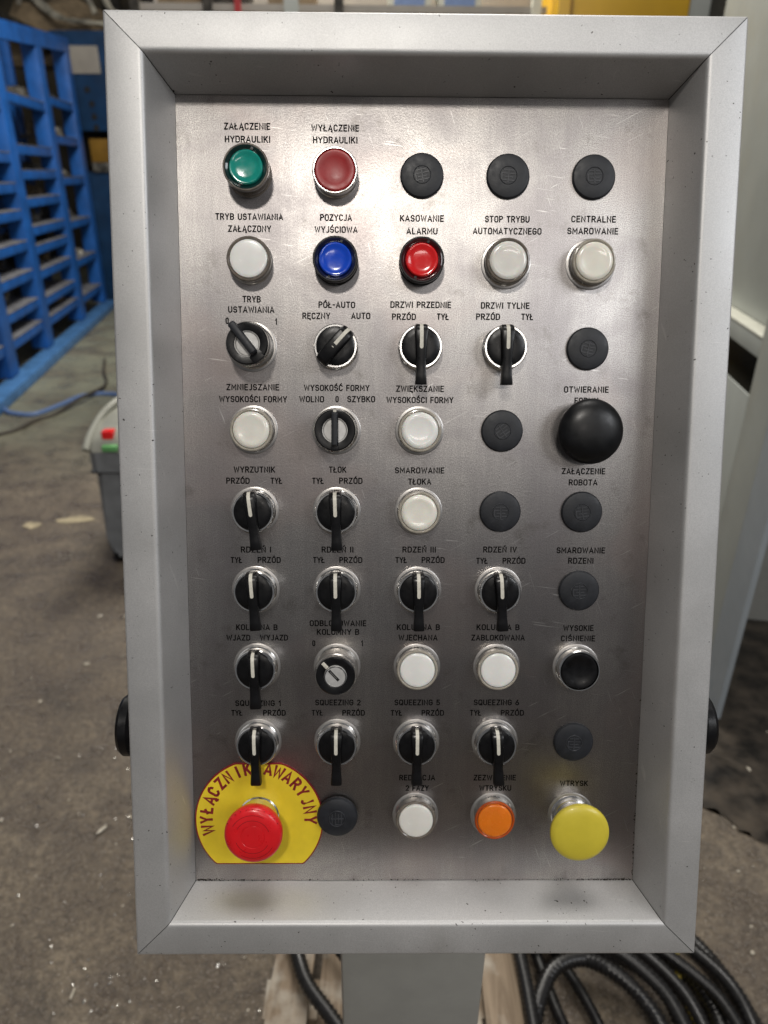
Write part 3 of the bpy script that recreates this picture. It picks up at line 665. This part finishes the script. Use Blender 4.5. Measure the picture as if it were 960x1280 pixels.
finish(box(bmesh.new(), (-.28 * MM, -1.6 * MM, 23.3 * MM), (.28 * MM, 5.4 * MM, 23.75 * MM)), 'key_pin', 'satin', o, r_)
finish(box(bmesh.new(), (-1.35 * MM, 8.4 * MM, 21.6 * MM), (1.35 * MM, 13.6 * MM, 22.2 * MM), None, .0003), 'pointer_mark', 'white_line', o, r_)
# mushrooms
o = base('mushroom_button', me([(0, 21.2), (5, 21.1), (10, 20.6), (14, 19.5), (17, 18.0), (19.5, 16.0), (20.9, 13.9), (21.3, 12.2), (21.0, 11.0), (19.5, 10.2), (13, 10), (11.5, 9), (11.5, 3)], 'mushroom_button', 'mush_black'), 4, 3, 'large black mushroom push button', 1, 0); o.scale = (1.09, 1.09, 1.0)
finish(lathe([(10, 0), (15.7, 0), (15.7, .9), (14.8, 1.6), (14.8, 8), (13.5, 9), (10, 9)]), 'collar', 'satin', o)
o = base('mushroom_button', me([(0, 29.3), (8, 29.2), (14, 28.8), (18, 28.2), (20.4, 27.3), (21.6, 26.0), (21.9, 24.2), (21.4, 22.9), (19, 22.2), (15.2, 22.0), (13.9, 21), (13.6, 15.5), (12.6, 15.0)], 'mushroom_button', 'yellow_knob'), 4, 8, 'large yellow mushroom push button')
finish(lathe([(9, 0), (15.6, 0), (15.6, 1.0), (14.6, 2.0), (14.4, 5), (13.0, 5.6), (13.0, 7), (14.0, 7.6), (14.0, 11), (13.0, 11.6), (12.4, 13), (13.2, 14.2), (13.0, 15.6), (9, 15.6)]), 'stem', 'chrome', o)
link('seat_ring', seat_ring, o)
# emergency stop with plate
bm = bmesh.new()
def plate_out(Rr, top, bot, n=160):
    out = []
    for k in range(n):
        a = 2 * math.pi * k / n; x, y = Rr * math.cos(a), Rr * math.sin(a) - 4
        if y > top: x, y = (x if abs(x) < math.sqrt(Rr ** 2 - (top + 4) ** 2) else x), top
        if y < bot: y = bot
        out.append((x, y))
    return out
def slab(out, z0, z1, bm):
    a = [bm.verts.new((x * MM, y * MM, z0 * MM)) for x, y in out]; b = [bm.verts.new((x * MM, y * MM, z1 * MM)) for x, y in out]; n = len(out)
    for i in range(n): bm.faces.new((a[i], a[(i + 1) % n], b[(i + 1) % n], b[i]))
    bm.faces.new(b); bm.faces.new(a[::-1]); return bm
pl = finish(slab(plate_out(49.2, 42.0, -39.8), .05, 1.3, bmesh.new()), 'emergency_plate', 'dark_red', con, C_(loc(GU[0], GV[8], 0)))
tag(pl, 'yellow plate with red lettering round the emergency stop')
finish(slab(plate_out(48.2, 40.9, -38.8), 1.25, 1.5, bmesh.new()), 'plate_face', 'yellow_plate', pl)
bm = bmesh.new(); word = 'WYŁĄCZNIK AWARYJNY'; random.seed(5)
for k, ch in enumerate(word):
    w_, st = G[ch]; th = R(193.5 - 11.5 * k + random.uniform(-.8, .8)); cx, cy = -.5 + 40 * math.cos(th), -2 + 40 * math.sin(th)
    rot = th - math.pi / 2; cap = 8.2; jx = random.uniform(.94, 1.05)
    for q, s_ in enumerate(st):
        ww = [((px - w_ / 2) * cap * .92 * jx, (py - .5) * cap) for px, py in s_]
        ww = [(x + random.uniform(-.12, .12), y + random.uniform(-.12, .12)) for x, y in ww] if math.dist(ww[0], ww[-1]) > 1e-4 else ww
        f = lambda a, b, cx=cx, cy=cy, rot=rot: ((cx + a * math.cos(rot) - b * math.sin(rot)) * MM, (cy + a * math.sin(rot) + b * math.cos(rot)) * MM)
        ribbon(bm, ww, .98, (1.56 + .015 * q) * MM, f)
finish(bm, 'lettering', 'dark_red', pl)
o = base('emergency_stop', me([(0, 31.2), (7, 31.2), (8.3, 31.1), (8.5, 30.8), (8.8, 31.1), (13, 31.0), (17, 30.6), (19.6, 29.8), (20.9, 28.4), (21.4, 26.2), (21.2, 23.4), (20.4, 20.6), (18.6, 19.2), (14, 18.8), (12.5, 18)], 'emergency_stop', 'estop_red', 72), 0, 8, 'red emergency stop mushroom on a yellow plate')
finish(lathe([(9, 1.5), (15.4, 1.5), (15.4, 2.4), (14.6, 3.2), (14.4, 12.6), (15.0, 13.2), (15.0, 14.4), (14.3, 15), (12.8, 15.4), (12.6, 19), (9, 19)]), 'stem', 'chrome', o)
bm = bmesh.new()
for a0, a1, rr in ((20, 150, 12.6), (200, 330, 12.6), (60, 150, 16.4), (240, 330, 16.4)):
    pts = [(rr * math.cos(R(a0 + (a1 - a0) * k / 16)), rr * math.sin(R(a0 + (a1 - a0) * k / 16))) for k in range(17)]
    z = 31.12 if rr < 14 else 30.82
    ribbon(bm, pts, .16, z * MM, lambda a, b: (a * MM, b * MM))
finish(bm, 'arrow_groove', 'estop_groove', o)
bm = bmesh.new()
for k in range(11):
    a = R(28 + 124 * k / 10); m = Matrix.Rotation(a, 4, 'Z') @ T3((20.3 * MM, 0, 29.15 * MM)) @ Matrix.Rotation(R(42), 4, 'Y')
    box(bm, (-.12 * MM, -.35 * MM, -.9 * MM), (.08 * MM, .35 * MM, .9 * MM), m)
finish(bm, 'grip_ticks', 'estop_groove', o)['kind'] = 'stuff'

# ---------------------------------------------------------------- hoses, boards and chips under the console
def hose(name, P, rad, mat, label, cat, group=None, ridge=.19, step=.0050, seg=12):
    Q = resample(catmull(P, 14), step if ridge else .012)
    o = finish(tube(Q, rad, seg, ridge), name, mat, sharp=60 if ridge else 30); return tag(o, label, cat, group)
g = 'corrugated conduits coiled on the floor'
hose('corrugated_conduit', [(.20, -.30, .04), (.17, -.05, .06), (.188, .135, .10), (.218, .214, .10), (.251, .277, .10), (.271, .321, .105), (.303, .365, .11), (.347, .385, .11), (.387, .384, .105), (.431, .358, .10), (.464, .321, .09), (.485, .276, .08), (.50, .18, .06), (.48, 0, .03)], .0155, 'hose', 'black ribbed conduit arching highest over the coil right of the post', 'cable', g)
hose('corrugated_conduit', [(.16, .50, .03), (.25, .475, .045), (.342, .448, .06), (.397, .444, .06), (.446, .423, .06), (.491, .399, .06), (.519, .36, .06), (.534, .298, .05), (.545, .18, .04), (.52, -.05, .02)], .0155, 'hose', 'black ribbed conduit second from the arch, right of the post', 'cable', g)
hose('corrugated_conduit', [(.30, .54, .03), (.41, .50, .04), (.494, .462, .05), (.55, .429, .05), (.585, .395, .05), (.604, .354, .045), (.61, .303, .04), (.60, .17, .03), (.58, -.05, .02)], .0155, 'hose', 'black ribbed conduit just inside the outermost one', 'cable', g)
hose('corrugated_conduit', [(.40, .62, .02), (.50, .58, .03), (.584, .519, .03), (.631, .467, .03), (.656, .411, .03), (.668, .361, .03), (.68, .30, .03), (.68, .17, .03), (.66, -.05, .02)], .0155, 'hose', 'outermost black ribbed conduit nearest the open floor', 'cable', g)
hose('corrugated_conduit', [(.24, .66, .03), (.262, .50, .03), (.265, .40, .035), (.262, .30, .035), (.262, .2, .03), (.27, .0, .02)], .011, 'hose', 'thin ribbed conduit running straight under the arch', 'cable', g)
hose('corrugated_conduit', [(.30, .56, .02), (.34, .44, .03), (.368, .375, .03), (.39, .30, .03), (.41, .2, .03), (.43, .0, .02)], .0115, 'hose', 'thin ribbed conduit crossing the gap inside the arch', 'cable', g)
hose('corrugated_conduit', [(.45, .56, .02), (.52, .49, .02), (.565, .44, .02), (.60, .39, .02), (.63, .33, .02), (.645, .25, .02), (.64, .1, .02)], .011, 'hose', 'thin ribbed conduit lying between the two outer ones', 'cable', g)
hose('corrugated_conduit', [(-.23, .62, .05), (-.206, .475, .12), (-.178, .386, .13), (-.153, .328, .13), (-.104, .271, .125), (-.05, .20, .12), (.0, .10, .10)], .0145, 'hose', 'thick ribbed conduit crossing the boards left of the post', 'cable', g)
hose('corrugated_conduit', [(-.20, .60, .10), (-.145, .46, .14), (-.110, .40, .14), (-.075, .355, .14), (-.02, .30, .13)], .0105, 'hose', 'thin ribbed conduit close against the left side of the post', 'cable', g)
hose('yellow_cable', [(.42, .60, .015), (.49, .54, .02), (.555, .475, .06), (.575, .44, .05), (.57, .39, .018), (.575, .33, .018), (.585, .26, .018), (.59, .1, .018)], .0055, 'cable_yellow', 'thin yellow cable between the black ribbed conduits', 'cable', None, 0)
hose('corrugated_conduit', [(.20, .62, .02), (.30, .50, .085), (.39, .47, .10), (.46, .43, .10), (.52, .37, .095), (.555, .30, .085), (.56, .18, .07), (.54, -.05, .05)], .0135, 'hose', 'ribbed conduit lying on top between the arch and the second coil', 'cable', g)
hose('corrugated_conduit', [(.250, .66, .05), (.240, .50, .122), (.243, .40, .124), (.246, .30, .122), (.243, .15, .120), (.24, .0, .118)], .0135, 'hose', 'ribbed conduit at the left foot of the arch', 'cable', g)
hose('corrugated_conduit', [(.30, .62, .02), (.40, .50, .05), (.50, .44, .085), (.575, .38, .08), (.62, .32, .07), (.64, .22, .05), (.62, .0, .03)], .0125, 'hose', 'ribbed conduit overlapping the two outermost ones', 'cable', g)
hose('corrugated_conduit', [(.25, .66, .02), (.31, .52, .05), (.37, .425, .115), (.42, .405, .118), (.47, .365, .112), (.51, .31, .10), (.525, .22, .08), (.51, .0, .05)], .0145, 'hose', 'ribbed conduit nested close outside the highest arch', 'cable', g)
hose('corrugated_conduit', [(.30, .70, .02), (.43, .56, .05), (.54, .475, .085), (.60, .42, .08), (.645, .355, .075), (.66, .28, .06), (.66, .1, .04)], .0145, 'hose', 'ribbed conduit running beside the yellow cable', 'cable', g)
hose('corrugated_conduit', [(.28, .60, .02), (.295, .46, .03), (.31, .36, .03), (.325, .28, .03), (.33, .15, .025), (.34, .0, .02)], .012, 'hose', 'ribbed conduit lying flat inside the left leg of the arch', 'cable', g)
# pallet boards
pal = empty('wooden_pallet', (0, .35, 0)); tag(pal, 'weathered wooden pallet lying on the floor around the post', 'pallet')
for k, (x0, x1, zz) in enumerate(((-.225, -.150, .10), (-.135, -.088, .096), (.115, .160, .098), (.168, .236, .10))):
    bm = box(bmesh.new(), (x0, -.52, zz - .02), (x1, .42, zz), None, .002)
    bmesh.ops.subdivide_edges(bm, edges=[e for e in bm.edges if abs(e.verts[0].co.y - e.verts[1].co.y) > .5], cuts=14)
    for v_ in bm.verts: v_.co.x += noise.noise(Vector((v_.co.y * 9, k, x0))) * .007; v_.co.z += noise.noise(Vector((v_.co.y * 7, k + 9, 0))) * .003
    finish(bm, 'board', 'wood', pal)
for y in (-.46, -.05, .34): bx('bearer', (-.235, y, .002), (.24, y + .07, .0755), 'wood', pal)
# litter on the floor
random.seed(21)
def litter(name, n, area_, lo, hi, mat, seed):
    random.seed(seed); bm = bmesh.new()
    for k in range(n):
        x, y = area_(); r = random.uniform(lo, hi) * (1 if random.random() < .85 else 1.9)
        rr = bmesh.ops.create_icosphere(bm, subdivisions=1, radius=r)
        m = T3((x, y, r * .35 + .001)) @ Matrix.Rotation(random.uniform(0, 6), 4, 'Z') @ Matrix.Diagonal((random.uniform(.7, 2.2), random.uniform(.4, 1), random.uniform(.3, .6), 1))
        bmesh.ops.transform(bm, matrix=m, verts=rr['verts'])
    o = finish(bm, name, mat, sharp=20); tag(o, {'pale_chips': 'pale chips and crumbs scattered over the dirty floor', 'bright_swarf': 'bright specks of metal swarf scattered over the floor'}[name], 'debris', None, 'stuff')
litter('pale_chips', 300, lambda: ((random.uniform(-1.4, -.2), random.uniform(.1, 2.6)) if random.random() < .55 else (random.uniform(.45, 1.3), random.uniform(.1, 2.2))), .0015, .005, 'chip', 21)
litter('bright_swarf', 420, lambda: (random.gauss(-.50, .22), random.uniform(.12, 1.1)) if random.random() < .7 else (random.uniform(-1.6, 1.4), random.uniform(.1, 3)), .0007, .0026, 'chip_metal', 22)
def spill(name, cx, cy, rx, ry, rot, label):
    bm = bmesh.new(); c = bm.verts.new((0, 0, .0045)); ring = []
    for k in range(40):
        a = 2 * math.pi * k / 40; f_ = 1 + .42 * noise.noise(Vector((math.cos(a) * 1.6, math.sin(a) * 1.6, cx * 7)))
        ring.append(bm.verts.new((rx * f_ * math.cos(a), ry * f_ * math.sin(a), .003)))
    for k in range(40): bm.faces.new((c, ring[k], ring[(k + 1) % 40]))
    o = finish(bm, name, 'spill'); o.location = (cx, cy, 0); o.rotation_euler.z = R(rot); return tag(o, label, 'stain')
spill('dried_spill', -1.42, 2.50, .085, .034, 12, 'larger pale dried spill on the floor left of the bin')
spill('dried_spill', -1.60, 2.44, .042, .03, -20, 'smaller pale dried spill on the floor at the left')

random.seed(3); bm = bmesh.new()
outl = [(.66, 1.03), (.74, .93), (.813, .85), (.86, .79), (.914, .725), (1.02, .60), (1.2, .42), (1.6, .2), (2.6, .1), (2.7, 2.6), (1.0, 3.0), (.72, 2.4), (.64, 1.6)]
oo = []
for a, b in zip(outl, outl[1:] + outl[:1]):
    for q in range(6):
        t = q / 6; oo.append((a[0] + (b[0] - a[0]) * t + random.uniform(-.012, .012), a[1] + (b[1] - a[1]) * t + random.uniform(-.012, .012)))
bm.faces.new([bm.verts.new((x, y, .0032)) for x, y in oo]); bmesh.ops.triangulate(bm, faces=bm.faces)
tag(finish(bm, 'painted_shade_patch', 'oil_and_shade'), kind='structure')  # dark sheet that paints the machine's shade onto the floor

# ---------------------------------------------------------------- grey bin on the left
bn = empty('grey_bin', (-.89, 2.33, 0)); tag(bn, 'grey plastic bin with pale domed lid behind the console', 'bin')
bm = loft([[(-.235, -.23, .03), (.235, -.23, .03), (.235, .23, .03), (-.235, .23, .03)], [(-.235, -.23, .12), (.235, -.23, .12), (.235, .23, .12), (-.235, .23, .12)], [(-.238, -.235, .40), (.238, -.235, .40), (.238, .235, .40), (-.238, .235, .40)], [(-.25, -.245, .41), (.25, -.245, .41), (.25, .245, .41), (-.25, .245, .41)], [(-.25, -.245, .49), (.25, -.245, .49), (.25, .245, .49), (-.25, .245, .49)]], s=1)
bmesh.ops.bevel(bm, geom=[e for e in bm.edges if abs(e.verts[0].co.z - e.verts[1].co.z) > .05], offset=.03, segments=3, affect='EDGES')
finish(bm, 'body', 'bin', bn)
secs = []
for k in range(9):
    a = R(90 * k / 8); z = .491 + .13 * math.sin(a); y0 = -.245 + .30 * (1 - math.cos(a)); x_ = .25 - .10 * (1 - math.cos(a))
    secs.append([(-x_, y0, z), (x_, y0, z), (x_, .24, z), (-x_, .24, z)])
bm = loft(secs, s=1); bmesh.ops.bevel(bm, geom=[e for e in bm.edges if abs(e.verts[0].co.z - e.verts[1].co.z) > .001], offset=.02, segments=2, affect='EDGES')
ld = finish(bm, 'lid', 'bin_lid', bn, sharp=50)
hose_ = resample(catmull([(-.25, -.245, .50), (-.245, -.18, .545), (-.22, -.08, .60), (-.17, .03, .632), (-.10, .12, .634)]), .01)
finish(tube(hose_, .014, 10), 'lid_edge', 'bin_lid', ld)
bx('red_button', (-.190, -.225, .53), (-.145, -.175, .568), 'red_lens', bn, None, .006)
bx('green_button', (-.182, -.262, .500), (-.125, -.235, .522), 'green_lamp', bn, None, .004)
for sx in (-.21, .21):
    for sy in (-.2, .2): finish(lathe([(0, -12), (30, -12), (34, -8), (34, 8), (30, 12), (0, 12)], 24), 'wheel', 'black', bn, T3((sx, sy, .034)) @ Matrix.Rotation(R(90), 4, 'Y'))
bx('skirt', (-.225, -.222, .028), (.225, .222, .10), 'black', bn, None, .005)

# ---------------------------------------------------------------- hose and cable on the floor
hose('blue_hose', [(-3.0, 4.9, .012), (-2.651, 4.344, .012), (-2.50, 4.12, .012), (-2.399, 4.057, .012), (-2.279, 4.059, .012), (-2.201, 4.257, .012), (-2.125, 4.492, .012), (-1.94, 4.536, .012), (-1.726, 4.399, .012), (-1.2, 4.2, .012)], .017, 'cable_blue', 'pale blue hose snaking along the floor by the rack', 'hose', None, 0)
hose('dark_cable', [(-2.60, 3.5, .008), (-2.297, 3.704, .008), (-2.228, 3.941, .008), (-2.156, 4.078, .008), (-2.094, 4.335, .036), (-2.05, 4.60, .03), (-2.092, 4.859, .010), (-2.218, 5.171, .010), (-2.36, 5.6, .010)], .011, 'cable_dark', 'dark cable on the floor crossing the pale blue hose', 'cable', None, 0)

# ---------------------------------------------------------------- blue steel rack
def rack():
    dx, dy = -.149, 1.0; L_ = math.hypot(dx, dy); ang = math.atan2(-dx, dy)
    rk = empty('blue_storage_rack', (-2.74, 4.77, 0), (0, 0, ang)); tag(rk, 'tall blue steel storage rack receding along the left side', 'rack')
    S = [-2.35, -1.2, 0.0, 1.02, 2.32, 3.46]; depth = .62
    top = lambda s: 2.36 + .088 * s
    for s in S:
        bx('post', (-.11, s - .10, .085), (.02, s + .10, top(s)), 'rack', rk, None, .004)
        bx('rear_post', (-depth, s - .05, .05), (-depth + .08, s + .05, top(s) - .01), 'rack', rk, None, .004)
    bx('base_rail', (-.03, S[0] - .1, 0.002), (.12, S[-1] + .12, .075), 'rack_side', rk, None, .006)
    bx('rear_base_rail', (-depth, S[0], 0.002), (-depth + .09, S[-1], .07), 'rack_side', rk)
    bm = loft([[(-.022, s, top(s) - .10), (.024, s, top(s) - .10), (.024, s, top(s) + .03), (-.022, s, top(s) + .03)] for s in (S[0] - .09, S[-1] + .09)], s=1); finish(bm, 'top_rail', 'rack', rk)
    rows = {2: [.31, .52, .74, .95, 1.17, 1.38, 1.60, 1.96], 3: [.31, .49, .69, .885, 1.055, 1.27, 1.46, 1.65, 2.01], 4: [.30, .66, 1.02, 1.40, 1.78, 2.10], 1: [.33, .62, .95, 1.3, 1.65, 2.0], 0: [.33, .62, .95, 1.3, 1.65, 2.0]}
    out = []
    for b, zs in rows.items():
        y0, y1 = S[b] + .102, S[b + 1] - .102
        for z in zs:
            z += random.uniform(-.018, .018)
            bm = bmesh.new(); box(bm, (-.045, y0, z - .075), (.012, y1, z - .008), None, .003); finish(bm, 'shelf_beam', 'rack', rk)
            sh = finish(box(bmesh.new(), (-depth + .02, y0, z - .006), (.016, y1, z), None), 'shelf', 'dusty', rk)
            out.append((y0, y1, z))
        for x in (-depth / 2,): bx('side_brace', (x - .02, S[b] - .03, .10), (x + .02, S[b] + .03, 2.1), 'rack', rk)
    return rk, ang, out
rk, ang, shelves = rack()
RM = T3((-2.74, 4.77, 0)) @ Matrix.Rotation(ang, 4, 'Z')
def lump(name, mat, r, seed, label, cat, group, p):
    bm = bmesh.new(); bmesh.ops.create_icosphere(bm, subdivisions=3, radius=1)
    for v_ in bm.verts:
        n_ = noise.noise(v_.co * 1.7 + Vector((seed, 0, 0))) * .5 + noise.noise(v_.co * 4 + Vector((0, seed, 0))) * .22
        v_.co *= 1 + n_; v_.co.x *= r[0]; v_.co.y *= r[1]; v_.co.z = max(-.45, v_.co.z) * r[2]
    zm = min(v_.co.z for v_ in bm.verts)
    for v_ in bm.verts: v_.co.z -= zm
    o = finish(bm, name, mat, None, None, 25); o.matrix_world = RM @ T3(p) @ Matrix.Rotation(random.uniform(0, 6), 4, 'Z'); return tag(o, label, cat, group)
ORD = 'first second third fourth fifth sixth seventh eighth ninth tenth'.split()
random.seed(31); k = 0
for (y0, y1, z) in shelves:
    if y1 < -.2 or y0 > 2.5: continue
    for q in range(2):
        if random.random() < .25: continue
        ym = (y0 + y1) / 2; yy = random.uniform(y0 + .12, ym - .06) if q == 0 else random.uniform(ym + .06, y1 - .12)
        mt_ = random.choice(['scrap', 'scrap_dark', 'scrap', 'cardboard']); bay = 'nearest' if y1 < -.05 else 'second' if y1 < 1.1 else 'third' if y1 < 2.4 else 'farthest'; lv = ORD[sorted({round(t[2], 3) for t in shelves if t[0] == y0}).index(round(z, 3))]; sl = '%s piece, %s of the %s shelf up in the %s rack bay' % ({'scrap': 'light metal', 'scrap_dark': 'dark metal', 'cardboard': 'brown'}[mt_], 'near end' if q == 0 else 'far end', lv, bay)
        lump('scrap_casting', mt_, (random.uniform(.08, .14), random.uniform(.08, .13), random.uniform(.05, .10)), k * 3.1, sl, 'scrap', 'scrap pieces lying on the rack shelves', (-.20, yy, z - .012)); k += 1
# navy locker beyond the rack
nv = empty('navy_cabinet', (-3.0, 8.85, 0)); tag(nv, 'dark navy steel cabinet with paper notice and round holes beyond the rack', 'cabinet')
bx('body', (-.55, -.25, 1.87), (.75, .3, 2.815), 'navy', nv, None, .006); bx('lower_body', (-.55, -.2, 0), (.75, .3, 1.45), 'navy', nv, None, .006); bx('rear_panel', (-.55, .25, 1.452), (.75, .299, 1.868), 'scrap_dark', nv)
nt = bx('paper_notice', (-.36, -.262, 2.42), (-.05, -.251, 2.675), 'paper', nv)
for q, (x, z) in enumerate(((-.226, 2.269), (-.197, 2.132), (-.190, 1.992 + .015), (-.185, 1.90))): finish(lathe([(0, 0), (32, 0), (32, 4), (0, 4)], 20), 'round_hole', 'gap', nv, T3((x, -.2525, z)) @ Matrix.Rotation(R(90), 4, 'X'))
cr = empty('ochre_crate', (-3.02, 8.72, 1.452)); tag(cr, 'ochre yellow crate in the open bay of the navy cabinet', 'crate')
bx('body', (-.28, -.1, .10), (.55, .15, .34), 'ochre', cr, None, .01); bx('base', (-.28, -.1, 0), (.55, .15, .098), 'scrap', cr, None, .004)
# torn film and bundles over the rack
random.seed(44)
def film(name, P, wd, label, group='torn plastic film strips hanging above the rack'):
    Q = resample(catmull([Vector(p) for p in P], 10), .05); bm = bmesh.new(); rows_ = []
    for i, p in enumerate(Q):
        wv = wd * (1 + .4 * noise.noise(Vector((i * .3, wd * 50, 0)))); rows_.append([bm.verts.new(p + Vector((math.cos(a) * wv, math.sin(a) * wv * .6, math.sin(a * 2 + i * .4) * wv * .5))) for a in [2 * math.pi * q / 7 for q in range(7)]])
    for a, b in zip(rows_, rows_[1:]):
        for q in range(7): bm.faces.new((a[q], a[(q + 1) % 7], b[(q + 1) % 7], b[q]))
    return tag(finish(bm, name, 'film'), label, 'plastic film', group)
lbl = 'pale twisted strip of torn plastic film above the blue rack'
film('plastic_film', [(-3.95, 9.2, 3.25), (-3.75, 9.1, 3.1), (-3.5, 9.0, 2.98), (-3.2, 9.0, 2.95), (-2.7, 9.0, 2.92)], .045, 'long pale twisted film strip lying on the navy cabinet')
film('plastic_film', [(-3.35, 8.9, 3.4), (-3.2, 8.9, 3.18), (-3.10, 8.9, 2.98)], .03, 'pale film strip standing up steeply above the navy cabinet')
film('plastic_film', [(-3.9, 9.0, 3.3), (-3.98, 9.0, 3.1)], .03, 'short pale film strip hanging at the far left above the rack')
film('plastic_film', [(-2.95, 8.9, 3.4), (-3.0, 8.9, 3.2), (-2.94, 8.9, 3.05), (-2.7, 8.9, 2.95)], .035, 'pale film loop beside the top left corner of the console')
film('plastic_film', [(-4.0, 9.0, 2.7), (-3.93, 9.0, 2.95)], .03, 'brownish film strip standing behind the rack top rail')
bd = bx('dark_beam', (-.7, -.12, -.09), (.7, .12, .09), 'scrap_dark'); bd.matrix_world = T3((-4.35, 9.0, 3.02)) @ Matrix.Rotation(R(24), 4, 'Y'); tag(bd, 'dark slanting steel beam above the rack at the far left', 'beam')
lump_ = lump('cloth_bundle', 'cardboard', (.75, .3, .42), 3.3, 'brown crumpled bundle on top of the rack at upper left', 'bundle', None, (0, 0, 0)); lump_.matrix_world = T3((-3.7, 9.4, 2.55))

# ---------------------------------------------------------------- things seen in the strip above the console
st = empty('storage_shelf', (-.25, 4.3, 0)); tag(st, 'brown metal shelving with white posts behind the top of the console', 'shelving')
for x in (-1.12, -.72, .0, 1.09): bx('upright', (x - .025, -.05, 0), (x + .025, .0, 2.75), 'cream' if x > .5 else 'scrap_dark', st)
for z in (.6, 1.2, 1.8): bx('shelf', (-1.15, .002, z), (1.15, .5, z + .035), 'wood', st)
bx('crossbeam', (-1.15, -.03, 2.30 - .035), (1.15, -.004, 2.30), 'paper', st); bx('upper_shelf', (-1.15, .002, 2.24), (1.15, .5, 2.262), 'wood', st); bx('rear_panel', (-1.15, .49, .1), (1.15, .5, 2.75), 'paper', st)
bx('rust_strip', (-.57 + .0, -.06, 1.9), (-.535, -.052, 2.7), 'red_matt', st); bx('pale_upright', (-.30, -.06, 1.9), (-.22, -.052, 2.7), 'machine', st)
for x, lb, ct in ((-.90, 'cardboard carton at the left end of the top shelf', 'cardboard'), (-.66, 'dark carton beside the left carton on the top shelf', 'scrap_dark'), (-.28, 'brown carton in the middle of the top shelf', 'cardboard')):
    bb = bx('carton', (x - .12 - .25, 4.36, 2.263), (x + .14 - .25, 4.62, 2.52), ct, None, None, .004); tag(bb, lb, 'carton')
for x, lb in ((.14, 'left one of two cream boxes with blue windows on the top shelf'), (.42, 'right one of two cream boxes with blue windows on the top shelf')):
    bb = empty('cream_box', (x, 4.32, 2.263)); tag(bb, lb, 'box'); bx('body', (-.12, 0, 0), (.12, .25, .3), 'cream', bb, None, .006); bx('blue_window', (-.085, -.006, .035), (.085, -.001, .2), 'cable_blue', bb)
yc = empty('yellow_cabinet', (1.2, 4.35, 0)); tag(yc, 'yellow machine cabinet behind the top right of the console', 'cabinet')
bx('body', (-.265, -.2, .05), (.445, .3, 2.9), 'yellow_paint', yc, None, .006); bx('panel_edge', (-.20, -.205, .1), (-.185, -.2005, 2.8), 'ochre', yc); bx('plinth', (-.25, -.18, 0), (.43, .28, .048), 'scrap_dark', yc)
gp = bx('grey_column', (1.665, 4.2, 0), (1.775, 4.5, 3.2), 'machine'); tag(gp, 'narrow grey steel column beside the yellow cabinet', 'column')
dk = bx('dark_opening_sheet', (1.78, 4.4, 0), (2.6, 4.5, 3.2), 'hole'); tag(dk, 'flat dark sheet for the shaded opening between grey column and machine', 'opening')  # flat dark colour stands in for the shade inside the opening

# ---------------------------------------------------------------- grey machine on the right
ma_ = empty('grey_machine', (.968, 1.15, 0), (0, 0, -R(10))); tag(ma_, 'large pale grey machine housing with square opening at the right', 'machine')
# local frame: y runs along the wall away from the camera, x to the right (wall face at x = 0)
def mb(name, y0, y1, z0, z1, x0=0, x1=.006, mat='machine', bev=.001): return bx(name, (x0, y0, z0), (x1, y1, z1), mat, ma_, None, bev)
mb('end_post', 0, .152, 0.02, 2.6, -.004, .012, 'machine_blue', .002)
mb('side_sheet', .154, .350, .03, 2.6)
mb('sheet_under_opening', .352, 1.16, .03, .895)
mb('sheet_over_opening', .352, 1.16, 1.004, 1.056)
mb('opening_back', .353, 1.159, .76, 1.05, .10, .12, 'hole'); mb('opening_floor', .353, 1.159, .75, .759, .008, .099, 'hole')
mb('recess_panel', .352, 1.78, 1.064, 2.6, .055, .07, 'machine')
mb('sill', .352, 1.16, 1.0575, 1.063, -.002, .054, 'cream', .001)
mb('rear_housing', .60, 1.16, .0, 2.6, .13, .9, 'post')
mb('top_cover', 0.0, 1.16, 2.601, 2.66, -.01, .9, 'machine')
mb('foot', .02, .14, 0, .019, 0, .012, 'black')
mb('stay', .154, .599, 2.3, 2.4, .02, .12, 'machine')
scene.render.film_transparent = False
